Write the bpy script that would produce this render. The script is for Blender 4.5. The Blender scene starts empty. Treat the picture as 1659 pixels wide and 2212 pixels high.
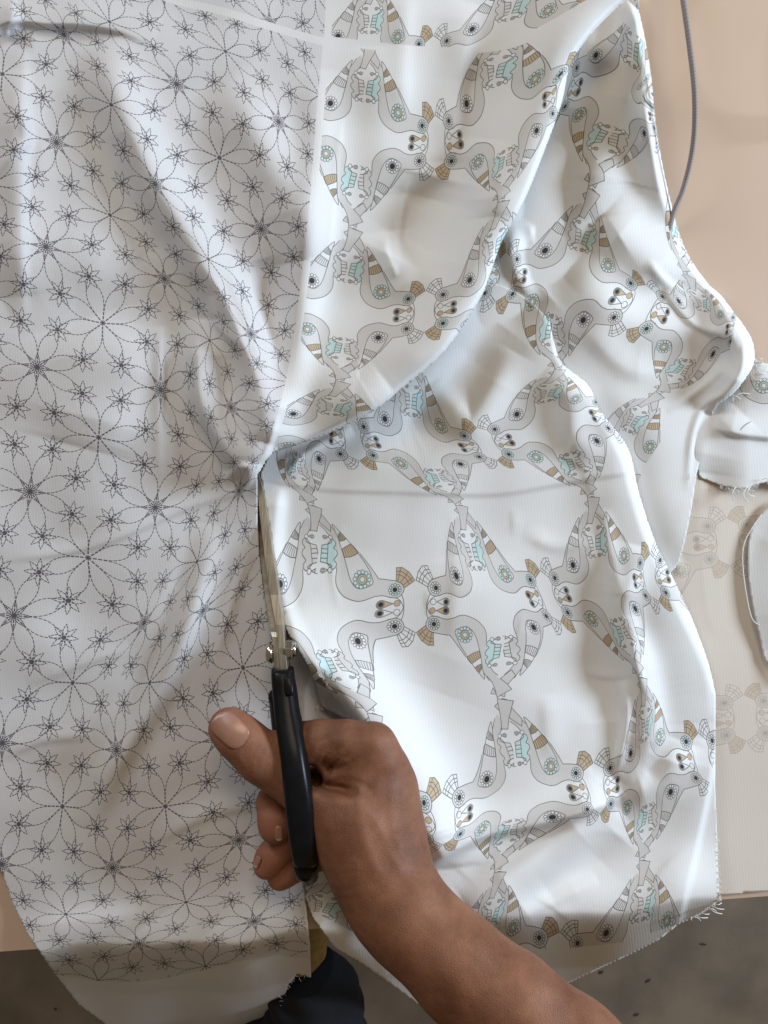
import bpy, math, random
import numpy as np
random.seed(7); rng = np.random.default_rng(7)
scene = bpy.context.scene
COL = scene.collection

# ------------------------------------------------------------------ camera, light, exposure
HC = 0.43                      # camera height above the table top (m)
WIDTH = 0.484                  # width of table seen (m)
S = WIDTH / 1659.0             # metres per photo unit (photo measured 1659 x 2212) on the table top
CX, CY = 829.5, 1106.0
cam_d = bpy.data.cameras.new('camera'); cam = bpy.data.objects.new('camera', cam_d); COL.objects.link(cam)
cam.location = (0, 0, HC); cam_d.sensor_fit = 'VERTICAL'; cam_d.sensor_height = 36
cam_d.lens = 36 * HC / (2212 * S)
cam_d.clip_start = 0.01; cam_d.clip_end = 50
scene.camera = cam

world = bpy.data.worlds.new('World'); scene.world = world; world.use_nodes = True
bg = world.node_tree.nodes['Background']; bg.inputs[0].default_value = (1.0, 0.85, 0.68, 1); bg.inputs[1].default_value = 0.17

def area(name, loc, target, sx, sy, power, col):
    d = bpy.data.lights.new(name, 'AREA'); d.shape = 'RECTANGLE'; d.size = sx; d.size_y = sy
    d.energy = power; d.color = col
    o = bpy.data.objects.new(name, d); COL.objects.link(o); o.location = loc
    import mathutils
    v = mathutils.Vector(target) - mathutils.Vector(loc)
    o.rotation_euler = v.to_track_quat('-Z', 'Y').to_euler()
    return o
area('window_light', (1.33, 0.27, 0.56), (0.0, 0.08, 0), 0.36, 0.36, 27, (0.68, 0.83, 1.0))
area('far_window_light', (-0.9, 1.5, 0.9), (-0.1, 0.2, 0), 0.45, 0.45, 14, (0.74, 0.86, 1.0))
area('ceiling_light', (0.2, 1.5, 1.9), (0, 0, 0), 0.7, 0.7, 13, (1.0, 0.80, 0.56))
vs = scene.view_settings
vs.view_transform = 'Standard'; vs.look = 'None'; vs.exposure = -0.06; vs.gamma = 1; vs.use_curve_mapping = False

# ------------------------------------------------------------------ helpers
def P(dx, dy, z):
    k = S * (HC - z) / HC
    return ((dx - CX) * k, -(dy - CY) * k, z)

def PA(dx, dy, z):
    k = S * (HC - z) / HC
    return np.stack([(dx - CX) * k, -(dy - CY) * k, z], -1)

def tag(o, label=None, cat=None, group=None, kind=None):
    if label: o['label'] = label
    if cat: o['category'] = cat
    if group: o['group'] = group
    if kind: o['kind'] = kind
    return o

def empty(name, loc=(0, 0, 0)):
    o = bpy.data.objects.new(name, None); COL.objects.link(o); o.location = loc; return o

def mesh_obj(name, verts, faces, mat, parent=None, smooth=True):
    me = bpy.data.meshes.new(name)
    me.from_pydata([tuple(map(float, v)) for v in verts], [], [tuple(map(int, f)) for f in faces])
    me.update()
    if smooth: me.polygons.foreach_set('use_smooth', [True] * len(me.polygons))
    if mat:
        for m in (mat if isinstance(mat, (list, tuple)) else [mat]): me.materials.append(m)
    o = bpy.data.objects.new(name, me); COL.objects.link(o)
    if parent:
        o.parent = parent
        o.matrix_parent_inverse.identity()
        o.location = tuple(-c for c in parent.location)
    return o

def catmull(pts, n=8, closed=False):
    p = np.array(pts, float); out = []
    N = len(p)
    rngi = range(N) if closed else range(N - 1)
    for i in rngi:
        if closed: a, b, c, d = p[(i-1) % N], p[i], p[(i+1) % N], p[(i+2) % N]
        else: a, b, c, d = p[max(i-1, 0)], p[i], p[i+1], p[min(i+2, N-1)]
        for k in range(n):
            t = k / n
            out.append(0.5*((2*b) + (-a+c)*t + (2*a-5*b+4*c-d)*t*t + (-a+3*b-3*c+d)*t**3))
    if not closed: out.append(p[-1])
    return np.array(out)

def tube(path, rad, nseg=8, cap=True):
    """verts, faces of a tube along a 3D path; rad scalar or list"""
    path = np.array(path, float); n = len(path)
    rad = np.full(n, rad) if np.isscalar(rad) else np.array(rad)
    vs_, fs = [], []
    up = np.array([0, 0, 1.0])
    for i in range(n):
        t = path[min(i+1, n-1)] - path[max(i-1, 0)]; t /= (np.linalg.norm(t) + 1e-12)
        a = np.cross(t, up)
        if np.linalg.norm(a) < 1e-3: a = np.cross(t, [0, 1, 0])
        a /= np.linalg.norm(a); b = np.cross(a, t)
        for k in range(nseg):
            th = 2*math.pi*k/nseg
            vs_.append(path[i] + rad[i]*(math.cos(th)*a + math.sin(th)*b))
    for i in range(n-1):
        for k in range(nseg):
            fs.append((i*nseg+k, i*nseg+(k+1) % nseg, (i+1)*nseg+(k+1) % nseg, (i+1)*nseg+k))
    if cap:
        fs.append(tuple(range(nseg))[::-1]); fs.append(tuple((n-1)*nseg+k for k in range(nseg)))
    return vs_, fs

def merge(parts):
    V, F = [], []
    for v, f in parts:
        o = len(V); V += list(v); F += [tuple(i+o for i in q) for q in f]
    return V, F

# ------------------------------------------------------------------ print artwork, drawn by code
class Canvas:
    """periodic tile painted with antialiased fills and strokes, units = photo units"""
    def __init__(s, W, H, ppu, bgc):
        s.W, s.H, s.k = W, H, ppu
        s.w, s.h = int(round(W*ppu)), int(round(H*ppu))
        s.kx, s.ky = s.w/W, s.h/H
        s.im = np.ones((s.h, s.w, 4), np.float32); s.im[..., :3] = bgc
    def _win(s, x0, y0, x1, y1, m):
        ix0, iy0 = int((x0-m)*s.kx)-1, int((y0-m)*s.ky)-1
        ix1, iy1 = int((x1+m)*s.kx)+2, int((y1+m)*s.ky)+2
        xs = np.arange(ix0, ix1); ys = np.arange(iy0, iy1)
        X, Y = np.meshgrid((xs+.5)/s.kx, (ys+.5)/s.ky)
        return xs, ys, X, Y
    def _put(s, xs, ys, a, col):
        c = np.array(col, np.float32)
        I = np.ix_(ys % s.h, xs % s.w)
        t = s.im[I]; t[..., :3] = t[..., :3]*(1-a[..., None]) + c*a[..., None]; s.im[I] = t
    def fill(s, poly, col):
        p = np.array(poly, float)
        xs, ys, X, Y = s._win(p[:, 0].min(), p[:, 1].min(), p[:, 0].max(), p[:, 1].max(), 1)
        d = np.full(X.shape, 1e9); ins = np.zeros(X.shape, bool)
        for i in range(len(p)):
            a, b = p[i-1], p[i]; ab = b-a; L = ab@ab+1e-12
            t = np.clip(((X-a[0])*ab[0]+(Y-a[1])*ab[1])/L, 0, 1)
            d = np.minimum(d, np.hypot(X-a[0]-t*ab[0], Y-a[1]-t*ab[1]))
            c = ((a[1] > Y) != (b[1] > Y)) & (X < (b[0]-a[0])*(Y-a[1])/(b[1]-a[1]+1e-12)+a[0])
            ins ^= c
        sd = np.where(ins, -d, d)
        s._put(xs, ys, np.clip(.5-sd*s.kx, 0, 1), col)
    def stroke(s, pts, w, col, closed=False):
        p = np.array(pts, float)
        if closed: p = np.vstack([p, p[:1]])
        xs, ys, X, Y = s._win(p[:, 0].min(), p[:, 1].min(), p[:, 0].max(), p[:, 1].max(), w)
        d = np.full(X.shape, 1e9)
        for a, b in zip(p[:-1], p[1:]):
            ab = b-a; L = ab@ab+1e-12
            t = np.clip(((X-a[0])*ab[0]+(Y-a[1])*ab[1])/L, 0, 1)
            d = np.minimum(d, np.hypot(X-a[0]-t*ab[0], Y-a[1]-t*ab[1]))
        s._put(xs, ys, np.clip(.5-(d-w/2)*s.kx, 0, 1), col)
    def disc(s, c, r, col, ring=None, w=1.0, lc=None):
        xs, ys, X, Y = s._win(c[0]-r, c[1]-r, c[0]+r, c[1]+r, w+1)
        d = np.hypot(X-c[0], Y-c[1])
        if col is not None: s._put(xs, ys, np.clip(.5-(d-r)*s.kx, 0, 1), col)
        if lc is not None: s._put(xs, ys, np.clip(.5-(abs(d-r)-w/2)*s.kx, 0, 1), lc)
    def dashed(s, pts, w, col, dash=5.4, gap=3.4, ph=0.0):
        p = np.array(pts, float); seg = np.hypot(*(p[1:]-p[:-1]).T); cum = np.r_[0, np.cumsum(seg)]
        L = cum[-1]; t = ph
        while t < L-1:
            q = np.linspace(t, min(t+dash, L), 3)
            s.stroke(np.stack([np.interp(q, cum, p[:, 0]), np.interp(q, cum, p[:, 1])], -1), w, col)
            t += dash+gap
    def image(s, name):
        im = bpy.data.images.new(name, s.w, s.h, alpha=False, float_buffer=False)
        im.colorspace_settings.name = 'Non-Color'
        im.pixels.foreach_set(np.ascontiguousarray(s.im[::-1]).ravel().astype(np.float32))
        im.update(); im.pack()
        return im

WHITE = (.86, .855, .84)
def floral_tile():
    A = 260.0
    c = Canvas(A, A, 4.0, (.755, .74, .74))
    ink = (.125, .115, .13)
    R = .3826*A; w = 1.75
    def petal(cx, cy, ang, L, hw, pw=1.0, **k):
        t = np.linspace(0, 1, 26); a = math.radians(ang)
        u = t*L; v = hw*np.sin(math.pi*t**pw)
        for sg in (1, -1):
            x = cx+u*math.cos(a)-sg*v*math.sin(a); y = cy+u*math.sin(a)+sg*v*math.cos(a)
            c.dashed(np.stack([x, y], -1), w, ink, **k)
    smalls = set()
    for (cx, cy, kind) in ((0, 0, 'P'), (A/2, A/2, 'Q')):
        for k in range(8):
            a = 22.5+45*k
            petal(cx, cy, a, R, .165*R, 1.15)
            smalls.add((round((cx+R*math.cos(math.radians(a))) % A, 1), round((cy+R*math.sin(math.radians(a))) % A, 1)))
            if kind == 'Q': petal(cx, cy, 45*k, .115*A, 4.2, .8, dash=4, gap=2)
        c.disc((cx, cy), 2.6, ink)
    done = []
    for (x, y) in sorted(smalls):
        if any(min(abs(x-a), A-abs(x-a)) < 2 and min(abs(y-b), A-abs(y-b)) < 2 for a, b in done): continue
        done.append((x, y))
        for k in range(8): petal(x, y, 45*k+2, 28, 4.6, .85, dash=4.2, gap=2.8)
        c.disc((x, y), 2.4, ink)
    return c.image('dashed_flower_print')

TW, TH = 420.0, 451.0
def creature_tile():
    c = Canvas(TW, TH, 3.2, WHITE)
    LN = (.19, .175, .165); GREY = (.71, .685, .66); LGT = (.77, .75, .73)
    TAN = (.62, .48, .31); TEAL = (.62, .80, .79); BLK = (.045, .04, .045)
    lw = 1.7
    def loc(q):
        q = np.array(q, float)
        y = 119.6+(q[..., 1]-320)/4.39
        x = ((q[..., 0]-657)-(.17-.19*(q[..., 0]-657)/911)*(q[..., 1]-320))/4.39
        return np.stack([x, y], -1)
    def quarter(A, fx, fy, ox, oy):
        def T(q):
            l = loc(q); return np.stack([ox+fx*l[..., 0], oy+fy*l[..., 1]], -1)
        f = lambda q, col: c.fill(T(q), col)
        st = lambda q, cl=False, w=lw: c.stroke(T(q), w, LN, cl)
        def dc(q, r, col, line=True): c.disc(T(np.array([q]))[0], r/4.39, col, w=lw*.85, lc=LN if line else None)
        tan = TAN if A else WHITE; teal = TEAL if A else WHITE
        body_u = [(745, 0), (790, 55), (835, 105), (930, 210), (1075, 300), (1222, 498), (1300, 505), (1390, 520)]
        body_o = catmull([(1390, 520), (1440, 550), (1462, 600), (1440, 655), (1395, 682), (1340, 675), (1270, 657), (1200, 665), (1120, 695),
                  (1050, 697), (940, 655), (870, 590), (838, 520), (835, 430)], 5)
        body = body_u + [tuple(q) for q in body_o] + [(790, 440), (745, 400), (745, 240), (790, 190), (752, 150), (645, 52), (690, -40)]
        f(body, GREY)
        # fan
        fan = [(1390, 515), (1408, 398), (1470, 398), (1530, 445), (1568, 525), (1465, 590), (1440, 548)]
        f(fan, tan); st(fan, True)
        st([(1398, 462), (1440, 468), (1485, 500), (1515, 560)]); st([(1403, 432), (1455, 435), (1515, 485), (1542, 543)])
        for a, b in (((1405, 522), (1452, 398)), ((1430, 538), (1520, 440)), ((1450, 565), (1555, 495))): st([a, b], w=lw*.9)
        # body outline
        st([(745, 0), (790, 55), (835, 105)]); st([(1060, 280), (1222, 498), (1300, 505), (1390, 520)])
        st(body_o)
        # wing
        wing = catmull([(805, 20), (845, 140), (880, 270), (910, 370), (945, 475), (990, 550), (1060, 590), (1166, 547),
                        (1150, 470), (1110, 385), (1045, 285), (985, 205), (930, 140)], 4, True)
        f(wing, LGT)
        b1 = [(855, 145), (885, 100), (915, 120), (942, 158), (915, 180), (870, 196)]
        b2 = [(885, 268), (925, 240), (985, 203), (1012, 225), (1048, 275), (1010, 300), (960, 325), (905, 338)]
        gap = [(870, 198), (942, 158), (985, 203), (885, 266)]
        f(gap, WHITE); f(b1, tan if A else LGT); f(b2, tan if A else LGT); st(b1, True); st(b2, True)
        for k in range(1, 6):
            t = k/6; a0 = (855+30*t, 145-45*t); st([(853+32*t, 148-46*t), (868+74*t, 196-38*t)], w=lw*.85)
        for k in range(1, 6):
            t = k/6; st([(885+100*t, 268-65*t), (905+142*t, 338-62*t)], w=lw*.85)
        st(wing, True)
        fc = (1068, 508)
        if A:
            for k in range(12):
                th = 2*math.pi*k/12; dc((fc[0]+66*math.cos(th), fc[1]+66*math.sin(th)), 17, TEAL)
            dc(fc, 44, TAN); dc(fc, 24, TEAL)
        else:
            for k in range(12):
                th = 2*math.pi*k/12; dc((fc[0]+62*math.cos(th), fc[1]+62*math.sin(th)), 16, WHITE)
            dc(fc, 42, WHITE); dc(fc, 32, BLK)
        hc = (1378, 603)
        for k in range(11):
            th = 2*math.pi*k/11+.2; dc((hc[0]+47*math.cos(th), hc[1]+47*math.sin(th)), 13, TEAL if A else WHITE)
        dc(hc, 34, WHITE); dc(hc, 23, BLK)
        # beak and drops
        st(catmull([(1440, 660), (1456, 700), (1464, 745), (1464, 787)], 5))
        st(catmull([(1330, 676), (1400, 690), (1440, 730), (1462, 787)], 5))
        f([(1268, 703), (1370, 740), (1268, 781)], tan)
        dc((1268, 742), 40, tan); f([(1280, 705), (1370, 740), (1280, 779)], tan)
        st([(1280, 703), (1370, 740), (1280, 781)]); dc((1404, 740), 30, tan); dc((1268, 742), 31, WHITE if not A else tan); dc((1268, 742), 23, BLK)
        # face box
        f([(645, 130), (760, 175), (780, 215), (740, 240), (740, 400), (780, 430), (770, 470), (645, 470)], WHITE)
        f([(645, 52), (700, 90), (752, 150), (645, 180)], WHITE)
        lobe = catmull([(740, 238), (778, 190), (812, 200), (822, 235), (800, 270), (828, 290), (834, 325), (802, 370), (828, 395), (825, 425), (800, 445), (775, 430), (740, 402)], 3)
        f(lobe, TEAL if A else GREY); st(lobe)
        lad = [(675, 258), (740, 240), (740, 402), (675, 392)]
        f(lad, TEAL if A else LGT); st(lad, True)
        for yy in (288, 325, 365): st([(675, yy), (740, yy)])
        st(catmull([(770, 190), (782, 215), (745, 240)], 5)); st(catmull([(745, 402), (785, 418), (780, 432)], 5))
        dc((768, 170), 20, WHITE); dc((700, 175), 19, WHITE); dc((700, 175), 9, LGT); st([(708, 158), (748, 170), (708, 192)])
        dc((775, 452), 20, WHITE); dc((706, 455), 18, WHITE); dc((706, 455), 9, LGT); st([(714, 439), (755, 452), (714, 472)])
        st([(645, 52), (700, 90), (752, 150)])
    for (A, fx, fy) in ((False, -1, 1), (False, 1, -1), (True, 1, 1), (True, -1, -1)):
        quarter(A, fx, fy, 0, 0)
    # crossed tails
    def L(q):
        q = np.array(q, float); return np.stack([(q[..., 0]-930)/3.413, (q[..., 1]-1085)/3.413], -1)
    for q in ([(837, 1042), (862, 993), (890, 1055)], [(855, 1150), (893, 1128), (892, 1195)],
              [(1045, 905), (985, 980), (960, 1085), (930, 1070), (930, 915), (1010, 850)],
              [(935, 1095), (975, 1110), (1003, 1185), (1060, 1275), (1045, 1330), (965, 1262)]):
        c.fill(L(q), GREY); c.stroke(L(q), lw, LN, True)
    for q in (catmull([(805, 885), (850, 940), (880, 1010), (893, 1085)], 4).tolist()+[(1018, 1025), (985, 975), (925, 920), (860, 868)],
              [(893, 1093), (1025, 1125), (990, 1200), (955, 1260), (920, 1340), (865, 1330), (880, 1270), (890, 1200)]):
        c.fill(L(q), GREY); c.stroke(L(q[:-1] if len(q) > 9 else q), lw, LN, False)
    c.stroke(L([(1025, 1125), (893, 1093), (890, 1200), (878, 1280), (862, 1340)]), lw, LN)
    return c.image('patchwork_creature_print')

# ------------------------------------------------------------------ materials
def new_mat(name):
    m = bpy.data.materials.new(name); m.use_nodes = True
    nt = m.node_tree; return m, nt, nt.nodes['Principled BSDF']

def simple(name, col, rough=.6, metal=0, noise=None, nscale=60, bump=0, bscale=400, spec=.5, sub=0):
    m, nt, b = new_mat(name)
    b.inputs['Base Color'].default_value = (*col, 1); b.inputs['Roughness'].default_value = rough
    b.inputs['Metallic'].default_value = metal; b.inputs['Specular IOR Level'].default_value = spec
    if sub: b.inputs['Subsurface Weight'].default_value = sub; b.inputs['Subsurface Scale'].default_value = .004; b.inputs['Subsurface Radius'].default_value = (1, .35, .2)
    tc = nt.nodes.new('ShaderNodeTexCoord')
    if noise:
        n = nt.nodes.new('ShaderNodeTexNoise'); n.inputs['Scale'].default_value = nscale; n.inputs['Detail'].default_value = 6
        r = nt.nodes.new('ShaderNodeMix'); r.data_type = 'RGBA'
        r.inputs['A'].default_value = (*col, 1); r.inputs['B'].default_value = (*noise, 1)
        nt.links.new(tc.outputs['Object'], n.inputs['Vector'])
        mp = nt.nodes.new('ShaderNodeMapRange'); mp.inputs[1].default_value = .35; mp.inputs[2].default_value = .65
        nt.links.new(n.outputs['Fac'], mp.inputs[0]); nt.links.new(mp.outputs[0], r.inputs['Factor'])
        nt.links.new(r.outputs['Result'], b.inputs['Base Color'])
    if bump:
        n2 = nt.nodes.new('ShaderNodeTexNoise'); n2.inputs['Scale'].default_value = bscale; n2.inputs['Detail'].default_value = 4
        bp = nt.nodes.new('ShaderNodeBump'); bp.inputs['Strength'].default_value = bump; bp.inputs['Distance'].default_value = .0006
        nt.links.new(tc.outputs['Object'], n2.inputs['Vector']); nt.links.new(n2.outputs['Fac'], bp.inputs['Height'])
        nt.links.new(bp.outputs[0], b.inputs['Normal'])
    return m

def weave(nt, b, strength=.18, uvname='weave'):
    """fine twill ribs and slubs as bump"""
    uv = nt.nodes.new('ShaderNodeUVMap'); uv.uv_map = uvname
    w = nt.nodes.new('ShaderNodeTexWave'); w.inputs['Scale'].default_value = 9.5; w.inputs['Distortion'].default_value = .6
    w.inputs['Detail'].default_value = 2; w.inputs['Detail Scale'].default_value = 2
    n = nt.nodes.new('ShaderNodeTexNoise'); n.inputs['Scale'].default_value = 26; n.inputs['Detail'].default_value = 5
    ma = nt.nodes.new('ShaderNodeMath'); ma.operation = 'MULTIPLY_ADD'; ma.inputs[1].default_value = .8
    bp = nt.nodes.new('ShaderNodeBump'); bp.inputs['Strength'].default_value = strength; bp.inputs['Distance'].default_value = .0003
    nt.links.new(uv.outputs[0], w.inputs['Vector']); nt.links.new(uv.outputs[0], n.inputs['Vector'])
    nt.links.new(n.outputs['Fac'], ma.inputs[0]); nt.links.new(w.outputs['Fac'], ma.inputs[2])
    nt.links.new(ma.outputs[0], bp.inputs['Height']); nt.links.new(bp.outputs[0], b.inputs['Normal'])
    return w

def cloth_mat(name, fl_img, cr_img, pale=0.0, tint=(1, 1, 1)):
    m, nt, b = new_mat(name); L = nt.links.new
    def attr(n):
        a = nt.nodes.new('ShaderNodeAttribute'); a.attribute_name = n
        mp = nt.nodes.new('ShaderNodeMapRange'); mp.inputs[1].default_value = -.8; mp.inputs[2].default_value = .8
        L(a.outputs['Fac'], mp.inputs[0]); return mp.outputs[0]
    def img(i, uvn):
        uv = nt.nodes.new('ShaderNodeUVMap'); uv.uv_map = uvn
        t = nt.nodes.new('ShaderNodeTexImage'); t.image = i; L(uv.outputs[0], t.inputs[0]); return t.outputs['Color']
    base = (.80*tint[0], .795*tint[1], .785*tint[2], 1)
    m1 = nt.nodes.new('ShaderNodeMix'); m1.data_type = 'RGBA'; m1.inputs['A'].default_value = (*WHITE, 1)
    L(attr('ink_floral'), m1.inputs['Factor']); L(img(fl_img, 'uv_floral'), m1.inputs['B'])
    m2 = nt.nodes.new('ShaderNodeMix'); m2.data_type = 'RGBA'
    L(attr('ink_creature'), m2.inputs['Factor']); L(m1.outputs['Result'], m2.inputs['A']); L(img(cr_img, 'uv_creature'), m2.inputs['B'])
    # dye fades out on the reverse side
    m3 = nt.nodes.new('ShaderNodeMix'); m3.data_type = 'RGBA'; m3.inputs['Factor'].default_value = pale
    L(m2.outputs['Result'], m3.inputs['A']); m3.inputs['B'].default_value = base
    mu = nt.nodes.new('ShaderNodeMix'); mu.data_type = 'RGBA'; mu.blend_type = 'MULTIPLY'; mu.inputs['Factor'].default_value = 1
    L(m3.outputs['Result'], mu.inputs['A']); mu.inputs['B'].default_value = (*tint, 1)
    w = weave(nt, b)
    mr = nt.nodes.new('ShaderNodeMapRange'); mr.inputs[3].default_value = .95; mr.inputs[4].default_value = 1.0
    L(w.outputs['Fac'], mr.inputs[0])
    mv = nt.nodes.new('ShaderNodeMix'); mv.data_type = 'RGBA'; mv.blend_type = 'MULTIPLY'; mv.inputs['Factor'].default_value = 1
    L(mu.outputs['Result'], mv.inputs['A']); L(mr.outputs[0], mv.inputs['B'])
    L(mv.outputs['Result'], b.inputs['Base Color'])
    b.inputs['Roughness'].default_value = .72; b.inputs['Sheen Weight'].default_value = .0; b.inputs['Specular IOR Level'].default_value = .25
    # thin cotton lets some light through
    tr = nt.nodes.new('ShaderNodeBsdfTranslucent'); L(mv.outputs['Result'], tr.inputs['Color'])
    mx = nt.nodes.new('ShaderNodeMixShader'); mx.inputs[0].default_value = .09
    out = nt.nodes['Material Output']
    L(b.outputs[0], mx.inputs[1]); L(tr.outputs[0], mx.inputs[2]); L(mx.outputs[0], out.inputs['Surface'])
    return m

IMG_F, IMG_C = floral_tile(), creature_tile()
M_CLOTH = cloth_mat('printed_cotton', IMG_F, IMG_C)
M_REV = cloth_mat('printed_cotton_reverse', IMG_F, IMG_C, pale=.66, tint=(.97, .91, .84))

# ------------------------------------------------------------------ 2D fields in photo units
def seg_dist(X, Y, pl):
    """distance, param along, signed side (right of travel positive on screen with y down)"""
    pl = np.array(pl, float)
    d = np.full(X.shape, 1e9); side = np.ones(X.shape); tt = np.zeros(X.shape)
    seg = np.hypot(*(pl[1:]-pl[:-1]).T); cum = np.r_[0, np.cumsum(seg)]
    for i, (a, b) in enumerate(zip(pl[:-1], pl[1:])):
        ab = b-a; L = ab@ab+1e-12
        t = np.clip(((X-a[0])*ab[0]+(Y-a[1])*ab[1])/L, 0, 1)
        dd = np.hypot(X-a[0]-t*ab[0], Y-a[1]-t*ab[1])
        c = ab[0]*(Y-a[1])-ab[1]*(X-a[0])
        m = dd < d
        d = np.where(m, dd, d); side = np.where(m, np.sign(c), side); tt = np.where(m, cum[i]+t*seg[i], tt)
    return d, tt/cum[-1], side

def poly_sd(X, Y, poly):
    """signed distance, positive inside; also nearest boundary point"""
    p = np.array(poly, float)
    d = np.full(X.shape, 1e9); ins = np.zeros(X.shape, bool); nx = X.copy(); ny = Y.copy()
    for i in range(len(p)):
        a, b = p[i-1], p[i]; ab = b-a; L = ab@ab+1e-12
        t = np.clip(((X-a[0])*ab[0]+(Y-a[1])*ab[1])/L, 0, 1)
        qx, qy = a[0]+t*ab[0], a[1]+t*ab[1]
        dd = np.hypot(X-qx, Y-qy); m = dd < d
        d = np.where(m, dd, d); nx = np.where(m, qx, nx); ny = np.where(m, qy, ny)
        if abs(b[1]-a[1]) > 1e-9:
            ins ^= ((a[1] > Y) != (b[1] > Y)) & (X < (b[0]-a[0])*(Y-a[1])/(b[1]-a[1])+a[0])
    return np.where(ins, d, -d), nx, ny

def ridge(X, Y, pl, h, wl, wr, taper=(.25, .25), smooth=True):
    """smooth crest along a line; wr = width on the right of travel (screen)"""
    pl = catmull(pl, 6) if smooth and len(pl) > 2 else np.array(pl, float)
    d, t, s = seg_dist(X, Y, pl)
    w = np.where(s > 0, wr, wl)
    f = np.exp(-(d/w)**2)
    e = np.ones_like(t)
    if taper[0] > 0: e = e*np.clip(t/taper[0], 0, 1)**.8
    if taper[1] > 0: e = e*np.clip((1-t)/taper[1], 0, 1)**.8
    return h*.001*f*e

def sstep(x, a, b):
    t = np.clip((x-a)/(b-a), 0, 1); return t*t*(3-2*t)

_noise_modes = [(rng.uniform(-1, 1, 2)*f, rng.uniform(0, 6.28), a) for f, a, n in ((1/330, 1.0, 8), (1/150, .30, 10), (1/60, .035, 10)) for _ in range(n)]
def wob(X, Y, amp):
    z = np.zeros(X.shape)
    for k, ph, a in _noise_modes: z += a*np.sin(6.283*(k[0]*X+k[1]*Y)+ph)
    return z*amp*.001*.33

class TPS:
    def __init__(s, src, dst, reg=2.0):
        s.c = np.array(src, float); n = len(s.c); d = np.array(dst, float)
        r2 = ((s.c[:, None]-s.c[None])**2).sum(-1)
        K = .5*r2*np.log(r2+1e-9)+np.eye(n)*reg*100
        Pm = np.c_[np.ones(n), s.c]
        A = np.zeros((n+3, n+3)); A[:n, :n] = K; A[:n, n:] = Pm; A[n:, :n] = Pm.T
        s.w = np.linalg.solve(A, np.r_[d, np.zeros((3, d.shape[1]))])
    def __call__(s, X, Y):
        shp = X.shape; x = X.ravel(); y = Y.ravel(); n = len(s.c)
        out = s.w[n][None]+x[:, None]*s.w[n+1]+y[:, None]*s.w[n+2]
        for i in range(n):
            r2 = (x-s.c[i, 0])**2+(y-s.c[i, 1])**2
            out = out+(.5*r2*np.log(r2+1e-9))[:, None]*s.w[i]
        return out.reshape(shp+(2,))

# where each motif centre of the print lies (photo units) -> print lattice coordinates
FL = {(0,-4):(236,47),(0,-3):(240,226),(0,-2):(238,465),(0,-1):(222,698),(0,0):(213,945),(0,1):(190,1205),(0,2):(157,1475),(0,3):(135,1742),(0,4):(142,1975),(0,5):(212,2118),
 (.5,-3.5):(382,182),(.5,-2.5):(335,397),(.5,-1.5):(355,602),(.5,-.5):(347,842),(.5,.5):(335,1097),(.5,1.5):(312,1345),(.5,2.5):(252,1620),(.5,3.5):(243,1875),(.5,4.5):(300,2038),
 (-.5,-3.5):(138,75),(-.5,-2.5):(122,308),(-.5,-1.5):(99,533),(-.5,-.5):(80,793),(-.5,.5):(65,1062),(-.5,1.5):(30,1330),(-.5,2.5):(5,1605),(-.5,3.5):(4,1867),
 (1,-4):(487,111),(1,-3):(474,341),(1,-2):(450,560),(1,-1):(453,735),(1,0):(461,976),(1,1):(426,1213),(1,2):(323,1475),(1,3):(357,1742),(1,4):(402,1949),(1,5):(444,2087),
 (1.5,-3.5):(602,263),(1.5,-2.5):(564,495),(1.5,-1.5):(542,722),(1.5,-.5):(498,880),(1.5,.5):(516,1060),(1.5,1.5):(438,1319),(1.5,2.5):(468,1597),(1.5,3.5):(516,1815),(1.5,4.5):(549,1990),
 (2,-4):(690,205),(2,-3):(685,425),(2,-2):(655,640),(2,-1):(629,826),(-1,-3):(5,160),(-1,-2):(-20,400)}
F_TPS = TPS(list(FL.values()), [(k[0], k[1]) for k in FL])
UP = {(0,0):(797,90),(0,.26):(790,185),(.5,.5):(943,305),(0,.74):(770,395),(0,1):(762,490),(0,1.26):(753,577),(.5,1.5):(915,673),(0,1.74):(740,755),(0,2):(735,822),(0,2.26):(722,878),
 (1,0):(1095,62),(1,.26):(1070,150),(1.5,.5):(1218,195),(1,.74):(1090,352),(1,1):(1083,432),(1,1.26):(1068,530),
 (0.388,0.4035):(912,270),(0.388,0.5965):(905,350),(0.612,0.5965):(975,351),(0.214,0.352):(860,240),(0.214,0.648):(847,362),(0.786,0.648):(1033,354),(-0.214,0.352):(714,220),(-0.214,0.648):(704,335),(1.388,0.4035):(1214,156),(1.214,0.352):(1157,167),(0.786,0.352):(1007,220),(1.214,0.648):(1160,285),(0.388,1.4035):(882,644),(0.612,1.4035):(957,635),(0.388,1.5965):(878,712),(0.612,1.5965):(957,700),(0.214,1.352):(823,628),(0.786,1.352):(1015,602),(0.214,1.648):(817,732),(-0.214,1.352):(674,603),(-0.214,1.648):(664,714),(-0.214,2.352):(634,892),}
C1_TPS = TPS(list(UP.values()), list(UP.keys()))
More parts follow.
